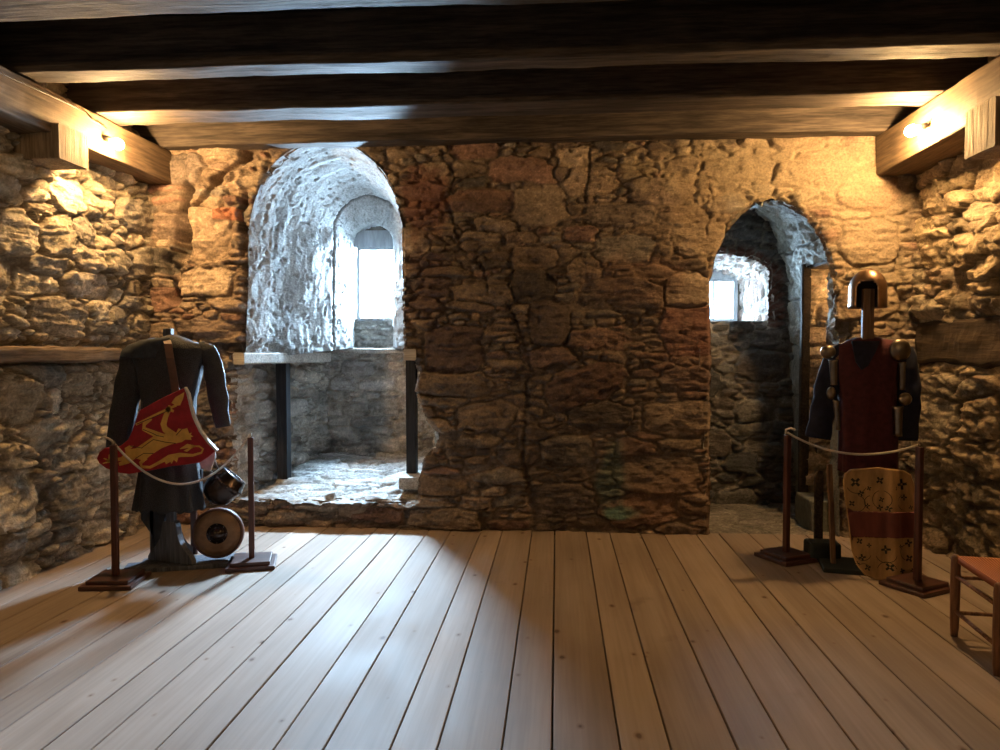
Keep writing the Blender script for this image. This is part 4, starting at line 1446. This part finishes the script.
# dark steel helmet hung under the shield
hl = empty('dark_helmet', PY(221, 489, 4.76))
tag(hl, 'shiny dark steel helmet hanging on its side above the round shield', 'helmet')
Mh = Matrix.Rotation(math.radians(-22), 4, 'Y') @ Matrix.Rotation(math.radians(62), 4, 'Y') @ Matrix.Rotation(math.radians(-18), 4, 'X')
prof = [(0.0, -0.105), (0.04, -0.100), (0.078, -0.080), (0.102, -0.045), (0.112, 0.0), (0.114, 0.035)]
lathe('dome', prof, M_DSTEEL, hl, 40, Mh)
lathe('brim', [(0.113, 0.030), (0.120, 0.032), (0.122, 0.058), (0.117, 0.062), (0.100, 0.110), (0.088, 0.125), (0.082, 0.122), (0.095, 0.10), (0.108, 0.045)], M_DSTEEL, hl, 40, Mh)
bm = bmesh.new()
for k in range(16):
    a = 2 * math.pi * k / 16
    bmesh.ops.create_icosphere(bm, subdivisions=1, radius=0.005, matrix=Mh @ Matrix.Translation((0.122 * math.cos(a), 0.122 * math.sin(a), 0.045)))
from_bm('rivets', bm, M_STEEL, hl, smooth=True)['kind'] = 'stuff'
tube('hanging_cord', [(0.0, 0, 0.09), (-0.03, 0.0, 0.16), (-0.06, 0.0, 0.24)], 0.006, M_LEATHER, hl)
# pale cloth tuft
bm = bmesh.new()
pc = [(200, 448), (214, 444), (215, 458), (210, 472), (201, 468), (197, 458)]
pale = plate_from_outline('hanging_rag', [xz(x, y, 4.60) for x, y in pc], 4.60, 4.62, M_GREYCLOTH, None, 0.006)
tag(pale, 'small pale grey rag hanging beside the right corner of the lion shield', 'cloth')
bm.free()

# round targe leaning on the stand
tg = empty('round_shield', PY(218, 533, 4.80))
tag(tg, 'round brown leather shield with a dark metal boss, standing beside the stand', 'shield')
Mt = Matrix.Rotation(math.radians(14), 4, 'Z') @ Matrix.Rotation(math.radians(90 - 6), 4, 'X')
R_ = 0.163
lathe('shield_face', [(0.0, 0.034), (0.06, 0.033), (0.11, 0.028), (R_ - 0.004, 0.014), (R_ - 0.004, -0.022), (0.0, -0.010)], M_TARGE, tg, 56, Mt)
lathe('rim', [(R_ - 0.014, 0.020), (R_ - 0.004, 0.022), (R_ + 0.004, 0.014), (R_ + 0.005, -0.026), (R_ - 0.006, -0.028), (R_ - 0.006, 0.012)], M_LEATHER, tg, 56, Mt)
lathe('boss', [(0.0, 0.080), (0.022, 0.077), (0.040, 0.064), (0.050, 0.044), (0.054, 0.036), (0.068, 0.034), (0.068, 0.029), (0.0, 0.028)], M_DSTEEL, tg, 40, Mt)
bm = bmesh.new()
for rr_, nn_ in ((R_ - 0.022, 20), (0.061, 8)):
    for k in range(nn_):
        a = 2 * math.pi * k / nn_
        bmesh.ops.create_icosphere(bm, subdivisions=1, radius=0.004, matrix=Mt @ Matrix.Translation((rr_ * math.cos(a), rr_ * math.sin(a), 0.026 if rr_ > .1 else 0.036)))
from_bm('studs', bm, M_STEEL, tg, smooth=True)['kind'] = 'stuff'
# scabbard-like brown bar left of the targe
o = loc_box('leather_scabbard', -0.022, 0.022, -0.010, 0.010, 0.035, 0.42, M_LEATHER, None, bevel=0.006)
o.location = PY(194, 533, 4.88); o.location.z = 0.0
tag(o, 'narrow brown leather scabbard standing behind the round shield', 'scabbard')

# ================================================================== RIGHT DISPLAY
RY_ = 5.03


def r(x, y, Y=RY_): return PY(x, y, Y)


rs_ = empty('armour_stand', (r(862, 560).x, RY_, 0))
tag(rs_, 'brown wooden stand carrying the helmet and wine red surcoat', 'stand')
loc_box('upright', -0.022, 0.022, -0.02, 0.02, 0.03, 1.76, M_NECK, rs_)
loc_box('neck_board', -0.042, 0.030, -0.055, -0.022, 1.40, 1.84, M_NECK, rs_)
loc_box('shoulder_bar', -0.20, 0.22, -0.02, 0.02, 1.38, 1.42, M_NECK, rs_)
loc_box('base_board', -0.26, 0.04, -0.19, 0.13, 0.0, 0.03, M_BLACKBASE, rs_, math.radians(-12), 0.006)
loc_box('base_block', -0.30, -0.09, 0.10, 0.26, 0.0, 0.13, M_BLACKBASE, rs_, 0, 0.02)
loc_box('brace', -0.20, -0.17, -0.02, 0.01, 0.03, 0.70, M_NECK, rs_, 0, 0.003, Matrix.Rotation(math.radians(-3), 4, 'Y'))

# surcoat
su = empty('surcoat', (r(869, 470).x, RY_, 0.68))
tag(su, 'sleeveless wine red surcoat hanging on the right stand', 'surcoat')
Mu = Matrix.Translation(-Vector(su.location))


def fold2(a, z):
    return 0.05 * math.sin(a * 7 + 1.0) * min(1, max(0, (1.3 - z) * 1.4)) + 0.03 * mnoise.noise(Vector((math.cos(a) * 3, math.sin(a) * 3 + 5, z * 3)))


keys = [ring(857, 878, 338, 0.045, RY_), ring(848, 892, 341, 0.06, RY_), ring(840, 901, 346, 0.08, RY_), ring(838, 902, 354, 0.09, RY_),
        ring(838, 896, 372, 0.10, RY_), ring(840, 895, 395, 0.10, RY_), ring(840, 896, 430, 0.095, RY_), ring(840, 897, 471, 0.09, RY_)]
bm = bmesh.new(); loft_bm(bm, resample(keys, 0.015), 64, fold2)
bmesh.ops.transform(bm, matrix=Mu, verts=bm.verts)
solidify(from_bm('body', bm, M_WINE, su, smooth=True), 0.008)
# dark lining of the open neck
nk = [xz(x, y, 4.92) for x, y in [(852, 341), (880, 341), (876, 352), (868, 366), (862, 370), (856, 362)]]
plate_from_outline('neck_opening', nk, 4.918, 4.935, M_NAVY, su, 0.003, Mu)
# hem skirt, darker lower border behind shield
# quilted jacket sleeves (a gambeson worn under the surcoat)
gb = empty('quilted_jacket', (r(869, 440).x, RY_, 0.88))
tag(gb, 'dark navy quilted jacket whose long sleeves hang beside the red surcoat', 'jacket')
Mg = Matrix.Translation(-Vector(gb.location))
sleeve('sleeve', [(845, 350, 7), (836, 356, 9), (830, 372, 10), (826, 395, 11), (822, 415, 11), (818, 438, 11)], M_NAVY, gb, Mg, RY_ + 0.02, seed=4, thick=0.01)
sleeve('sleeve', [(892, 350, 8), (903, 354, 10), (906, 372, 11), (907, 395, 12), (907, 415, 11), (906, 440, 10)], M_NAVY, gb, Mg, RY_ + 0.02, seed=5, thick=0.01)
keys = [ring(852, 886, 343, 0.05, RY_), ring(846, 895, 350, 0.075, RY_), ring(845, 890, 370, 0.085, RY_), ring(845, 890, 420, 0.09, RY_), ring(845, 890, 450, 0.09, RY_)]
bm = bmesh.new(); loft_bm(bm, resample(keys, 0.03), 40)
bmesh.ops.transform(bm, matrix=Mg, verts=bm.verts)
solidify(from_bm('body', bm, M_NAVY, gb, smooth=True), 0.008)


def dome_bm(bm, c, rx, ry, rz, a0=0.0, a1=1.0):
    """half ellipsoid shell bulging towards -y"""
    n, k = 20, 10
    rings = []
    for i in range(k + 1):
        ph = math.pi / 2 * i / k
        rings.append([bm.verts.new((c.x + rx * math.sin(ph) * math.cos(2 * math.pi * j / n), c.y - ry * math.cos(ph), c.z + rz * math.sin(ph) * math.sin(2 * math.pi * j / n))) for j in range(n)])
    for r1, r2 in zip(rings[:-1], rings[1:]):
        for j in range(n):
            try: bm.faces.new((r1[j], r1[(j + 1) % n], r2[(j + 1) % n], r2[j]))
            except ValueError: pass


def arm_plates(label, sh_, up_, el_, lo_, Y):
    root = empty('arm_armour', PY(el_[0], el_[1], Y))
    tag(root, label, 'armour', 'steel arm plates')
    Mi = Matrix.Translation(-Vector(root.location))
    for nm, (x, y, wx, wy) in (('shoulder_cup', sh_), ('elbow_cup', el_)):
        bm = bmesh.new()
        dome_bm(bm, PY(x, y, Y), wx / 2 * Y / FPX, 0.034, wy / 2 * Y / FPX)
        bmesh.ops.remove_doubles(bm, verts=bm.verts, dist=1e-5)
        bmesh.ops.transform(bm, matrix=Mi, verts=bm.verts)
        solidify(from_bm(nm, bm, M_STEEL, root, smooth=True), 0.003)
    for nm, (x0, y0, x1, y1, wpx) in (('upper_plate', up_), ('forearm_plate', lo_)):
        bm = bmesh.new()
        A = PY(x0, y0, Y); B = PY(x1, y1, Y); n = 12
        rings = []
        rr0 = wpx / 2 * Y / FPX
        for i in range(9):
            t = i / 8; c_ = A.lerp(B, t); rr1 = rr0 * (1 - 0.25 * t) * (1 + 0.15 * (t < 0.05 or t > 0.95))
            rings.append([bm.verts.new((c_.x + rr1 * math.cos(a), c_.y - rr1 * math.sin(a) * 1.1, c_.z)) for a in np.linspace(-0.3, math.pi + 0.3, n)])
        for r1, r2 in zip(rings[:-1], rings[1:]):
            for j in range(n - 1): bm.faces.new((r1[j], r1[j + 1], r2[j + 1], r2[j]))
        bmesh.ops.transform(bm, matrix=Mi, verts=bm.verts)
        solidify(from_bm(nm, bm, M_STEEL, root, smooth=True), 0.003)
    return root


arm_plates('steel arm plates on the left sleeve nearest the doorway', (828, 352, 14, 13), (833, 360, 834, 385, 7), (831, 393, 8, 12), (836, 400, 838, 430, 5), 4.87)
arm_plates('steel arm plates on the right sleeve next to the right wall', (900, 350, 20, 21), (902, 362, 902, 390, 6), (905, 399, 12, 12), (898, 406, 898, 436, 8), 4.93)

# helmet
hm = empty('helmet', (r(867, 300).x, RY_ - 0.01, 1.757))
tag(hm, 'open faced warm steel helmet on top of the right stand', 'helmet')
bm = bmesh.new()
n, kk = 88, 22
rx, ry, rz_ = 0.108, 0.132, 0.128
grid = []
zc_ = 0.085
for i in range(kk + 1):
    row = []
    if i <= 14:
        ph = math.pi / 2 * i / 14
        rad_, z_ = math.sin(ph), zc_ + rz_ * math.cos(ph)
    else:
        t = (i - 14) / 8
        rad_, z_ = 1.0 + 0.03 * t, zc_ - 0.125 * t
    for j in range(n):
        a = 2 * math.pi * j / n
        row.append(bm.verts.new((rx * rad_ * math.cos(a), ry * rad_ * math.sin(a), z_)))
    grid.append(row)
for i in range(kk):
    for j in range(n):
        a = 2 * math.pi * (j + 0.5) / n
        # face opening towards -y (turned slightly left)
        da = abs((a - math.radians(241) + math.pi) % (2 * math.pi) - math.pi)
        lim = 0.56 if i >= 14 else (0.56 * math.sqrt(max(0, 1 - ((14 - i) / 4.0) ** 2)) if i >= 11 else 0)
        if da < lim: continue
        try: bm.faces.new((grid[i][j], grid[i][(j + 1) % n], grid[i + 1][(j + 1) % n], grid[i + 1][j]))
        except ValueError: pass
bmesh.ops.remove_doubles(bm, verts=bm.verts, dist=1e-5)
o = solidify(from_bm('skull', bm, M_HELM, hm, smooth=True), 0.004)
bm = bmesh.new()
tube_bm(bm, [(0, -ry * math.sin(t) * 1.01 if False else ry * math.cos(t) * 1.0 * -1, zc_ + rz_ * math.sin(t) + 0.002) for t in np.linspace(1.2, math.pi - 0.1, 16)], 0.004, 8)
from_bm('crest_ridge', bm, M_HELM, hm, smooth=True)
bm = bmesh.new()
loft_bm(bm, resample([(0, 0, -0.03, rx * 0.93, ry * 0.93, 2), (0, 0.0, 0.10, rx * 0.9, ry * 0.9, 2), (0, 0, 0.17, rx * 0.55, ry * 0.55, 2)], 0.03), 32)
for f in list(bm.faces):
    c_ = f.calc_center_median()
    if c_.y < -0.02: bm.faces.remove(f)
from_bm('leather_lining', bm, M_CABLE, hm, smooth=True)

# painted rectangular shield leaning on the stand
pv = empty('painted_shield', (PY(882, 575, 4.80).x, 4.80, 0.0))
tag(pv, 'tall rounded ochre shield with small black flowers and a red band, leaning at the stand', 'shield')
PYV = 4.80
Mv = Matrix.Rotation(math.radians(-5), 4, 'X')


def pvl(x, y):       # pixel -> local (x,z) of the shield plane
    p__ = PY(x, y, PYV)
    return p__.x - pv.location.x, max(p__.z, 0.004)


def ridge(x):        # raised rib down the shield
    return -0.028 * math.exp(-((x - 0.060) / 0.030) ** 2) - 0.02 * (1 - (x / 0.22) ** 2)


out = [(853, 471), (880, 469), (906, 472), (913, 476), (916, 485), (916.5, 515), (916, 550), (915, 568), (911, 576), (900, 579), (885, 580), (873, 578), (863, 573), (856, 564), (852, 550), (849.5, 520), (847.5, 500), (846, 482), (848, 475)]
OL = [pvl(*p_) for p_ in out]
xa = np.array([p_[0] for p_ in OL]); za = np.array([p_[1] for p_ in OL])


def band_mesh(name, y_top, y_bot, m, yoff=0.0):
    gx = np.linspace(xa.min() + 1e-4, xa.max() - 1e-4, 91); gz = np.linspace(za.min(), za.max(), 84)
    bm = bmesh.new(); vd = {}
    zt = pvl(880, y_top)[1]; zb_ = pvl(880, y_bot)[1]
    cx_, cz_ = xa.mean(), (za.max() + za.min()) / 2
    # polar-warped grid: clip columns to the outline
    for i, x_ in enumerate(gx):
        xs = []
        for k in range(len(OL)):
            (x1, z1), (x2, z2) = OL[k], OL[(k + 1) % len(OL)]
            if (x1 - x_) * (x2 - x_) <= 0 and x1 != x2:
                xs.append(z1 + (z2 - z1) * (x_ - x1) / (x2 - x1))
        lo_, hi_ = (min(xs), max(xs)) if xs else (cz_, cz_)
        for j, t in enumerate(np.linspace(0, 1, 150)):
            z_ = lo_ + (hi_ - lo_) * t
            vd[i, j] = (x_, z_)
    cache = {}

    def gv(i, j):
        if (i, j) not in cache:
            x_, z_ = vd[i, j]
            cache[i, j] = bm.verts.new((x_, ridge(x_) + yoff, z_))
        return cache[i, j]
    for i in range(90):
        for j in range(149):
            zc2 = sum(vd[a][1] for a in ((i, j), (i + 1, j), (i + 1, j + 1), (i, j + 1))) / 4
            if zb_ <= zc2 <= zt:
                try: bm.faces.new((gv(i, j), gv(i + 1, j), gv(i + 1, j + 1), gv(i, j + 1)))
                except ValueError: pass
    bmesh.ops.transform(bm, matrix=Mv, verts=bm.verts)
    return solidify(from_bm(name, bm, m, pv, smooth=True), 0.014, 1.0)


band_mesh('board', 460, 600, M_PAVISE)
band_mesh('red_band', 512, 537, M_PRED, -0.0165)


def pstroke(bm, pts, wd):
    P = [Vector(p_) for p_ in pts]; n = len(P); Lf = []; Rt = []
    for i in range(n):
        d = (P[min(i + 1, n - 1)] - P[max(i - 1, 0)])
        d.normalize(); nn = Vector((-d.y, d.x)); Lf.append(P[i] + nn * wd / 2); Rt.append(P[i] - nn * wd / 2)

    def mk(a):
        return bm.verts.new((a.x, ridge(a.x) - 0.018, a.y))
    vl = [mk(a) for a in Lf]; vr = [mk(a) for a in Rt]
    for i in range(n - 1): bm.faces.new((vl[i], vl[i + 1], vr[i + 1], vr[i]))


bm = bmesh.new()


def flower(x, y, s=1.0, rot=0.0):
    c_ = Vector(pvl(x, y))
    for k in range(4):
        a = rot + k * math.pi / 2
        d = Vector((math.cos(a), math.sin(a)))
        pstroke(bm, [c_ + d * 0.004 * s, c_ + d * 0.012 * s, c_ + d * 0.024 * s], 0.012 * s)


def arc(x, y, rpx, a0, a1):
    pstroke(bm, [Vector(pvl(x + rpx * math.cos(a), y - rpx * math.sin(a))) for a in np.linspace(a0, a1, 10)], 0.0035)


for (x, y, s_, ro) in [(857, 483, 1.3, .8), (881, 481, 1.0, .6), (903, 485, 1.4, 0.1), (870, 489, .6, .5), (862, 494, .8, .3), (882, 500, .7, .4), (905, 498, .8, 0), (853, 504, .8, .7),
                       (868, 506, .6, 0), (880, 508, .8, .2), (888, 509, .8, .4), (859, 541, .8, .6), (868, 545, .6, 0), (884, 549, 1.1, .1), (861, 557, .9, .2), (856, 563, .6, 0), (887, 566, 1.1, .7),
                       (908, 543, 1, .2), (908, 558, 1, .6), (866, 567, .8, .5), (899, 546, .5, 0), (912, 512 - 4, .6, .3), (900, 570, .7, .3), (897, 489, .6, .7), (911, 570, .6, .2)]:
    flower(x, y, s_, ro)
for (x, y, rp, a0, a1) in [(882, 500, 9, 1.8, 4.4), (882, 500, 9, -1.3, 1.3), (858, 504, 8, -1.4, 1.4), (872, 503, 7, 1.8, 4.4), (884, 552, 10, 3.5, 6.0), (884, 570, 9, .3, 2.8), (862, 552, 8, 3.6, 5.9),
                           (862, 570, 7, .4, 2.7), (906, 503, 8, 2.0, 4.3), (907, 552, 8, 2.0, 4.3), (858, 484, 10, 3.6, 5.8)]:
    arc(x, y, rp, a0, a1)
bmesh.ops.transform(bm, matrix=Mv, verts=bm.verts)
from_bm('painted_flowers', bm, M_ORN, pv)
# thin raised edge
bm = bmesh.new()
tube_bm(bm, [(x_, ridge(x_) - 0.014, z_) for x_, z_ in OL + OL[:1]], 0.006, 8)
bmesh.ops.transform(bm, matrix=Mv, verts=bm.verts)
from_bm('rim', bm, M_PAVISE, pv, smooth=True)

# dark stake with a notched top
stk = empty('wooden_stake', (PZ(818, 556).x, PZ(818, 556).y, 0))
tag(stk, 'dark wooden stake with notched top standing behind the doorway barrier post', 'stake')
plate_from_outline('stake_shaft', [(-0.026, 0.0), (0.026, 0.0), (0.028, 0.52), (0.024, 0.60), (0.008, 0.57), (-0.010, 0.605), (-0.030, 0.56)], -0.015, 0.015, M_DARKTRIM, stk, 0.003)
loc_box('stake_foot', -0.10, 0.09, -0.07, 0.06, 0.0, 0.03, M_BLACKBASE, stk, 0.3)

# ================================================================== STOOL
so = empty('stool', (1.955, 3.40, 0), math.radians(-6.3))
tag(so, 'low wooden stool with woven orange seat at the right edge of the photo', 'stool')
W_, D_ = 0.46, 0.46
for (x, y) in ((0, 0), (0, D_), (W_, 0), (W_, D_)):
    lathe('leg', [(0.0, 0.0), (0.016, 0.0), (0.020, 0.05), (0.023, 0.2), (0.022, 0.37), (0.020, 0.405), (0.012, 0.415), (0.0, 0.416)], M_STOOL, so, 16, Matrix.Translation((x, y, 0)))
for y in (0, D_):
    for z_ in (0.28, 0.10):
        tube('stretcher', [(0, y, z_ + (0.02 if y else 0)), (W_, y, z_ + (0.02 if y else 0))], 0.010, M_STOOL, so)
for x in (0, W_):
    for z_ in (0.31, 0.13):
        tube('stretcher', [(x, 0, z_), (x, D_, z_)], 0.010, M_STOOL, so)
bm = bmesh.new()
bmesh.ops.create_grid(bm, x_segments=20, y_segments=20, size=0.5)
for vv in bm.verts:
    x_, y_ = vv.co.x, vv.co.y
    vv.co = Vector((W_ / 2 + x_ * (W_ - 0.0), D_ / 2 + y_ * (D_ - 0.0), 0.395 - 0.022 * (1 - (2 * x_) ** 2) * (1 - (2 * y_) ** 2)))
solidify(from_bm('seat', bm, M_SEAT, so, smooth=True), 0.03)
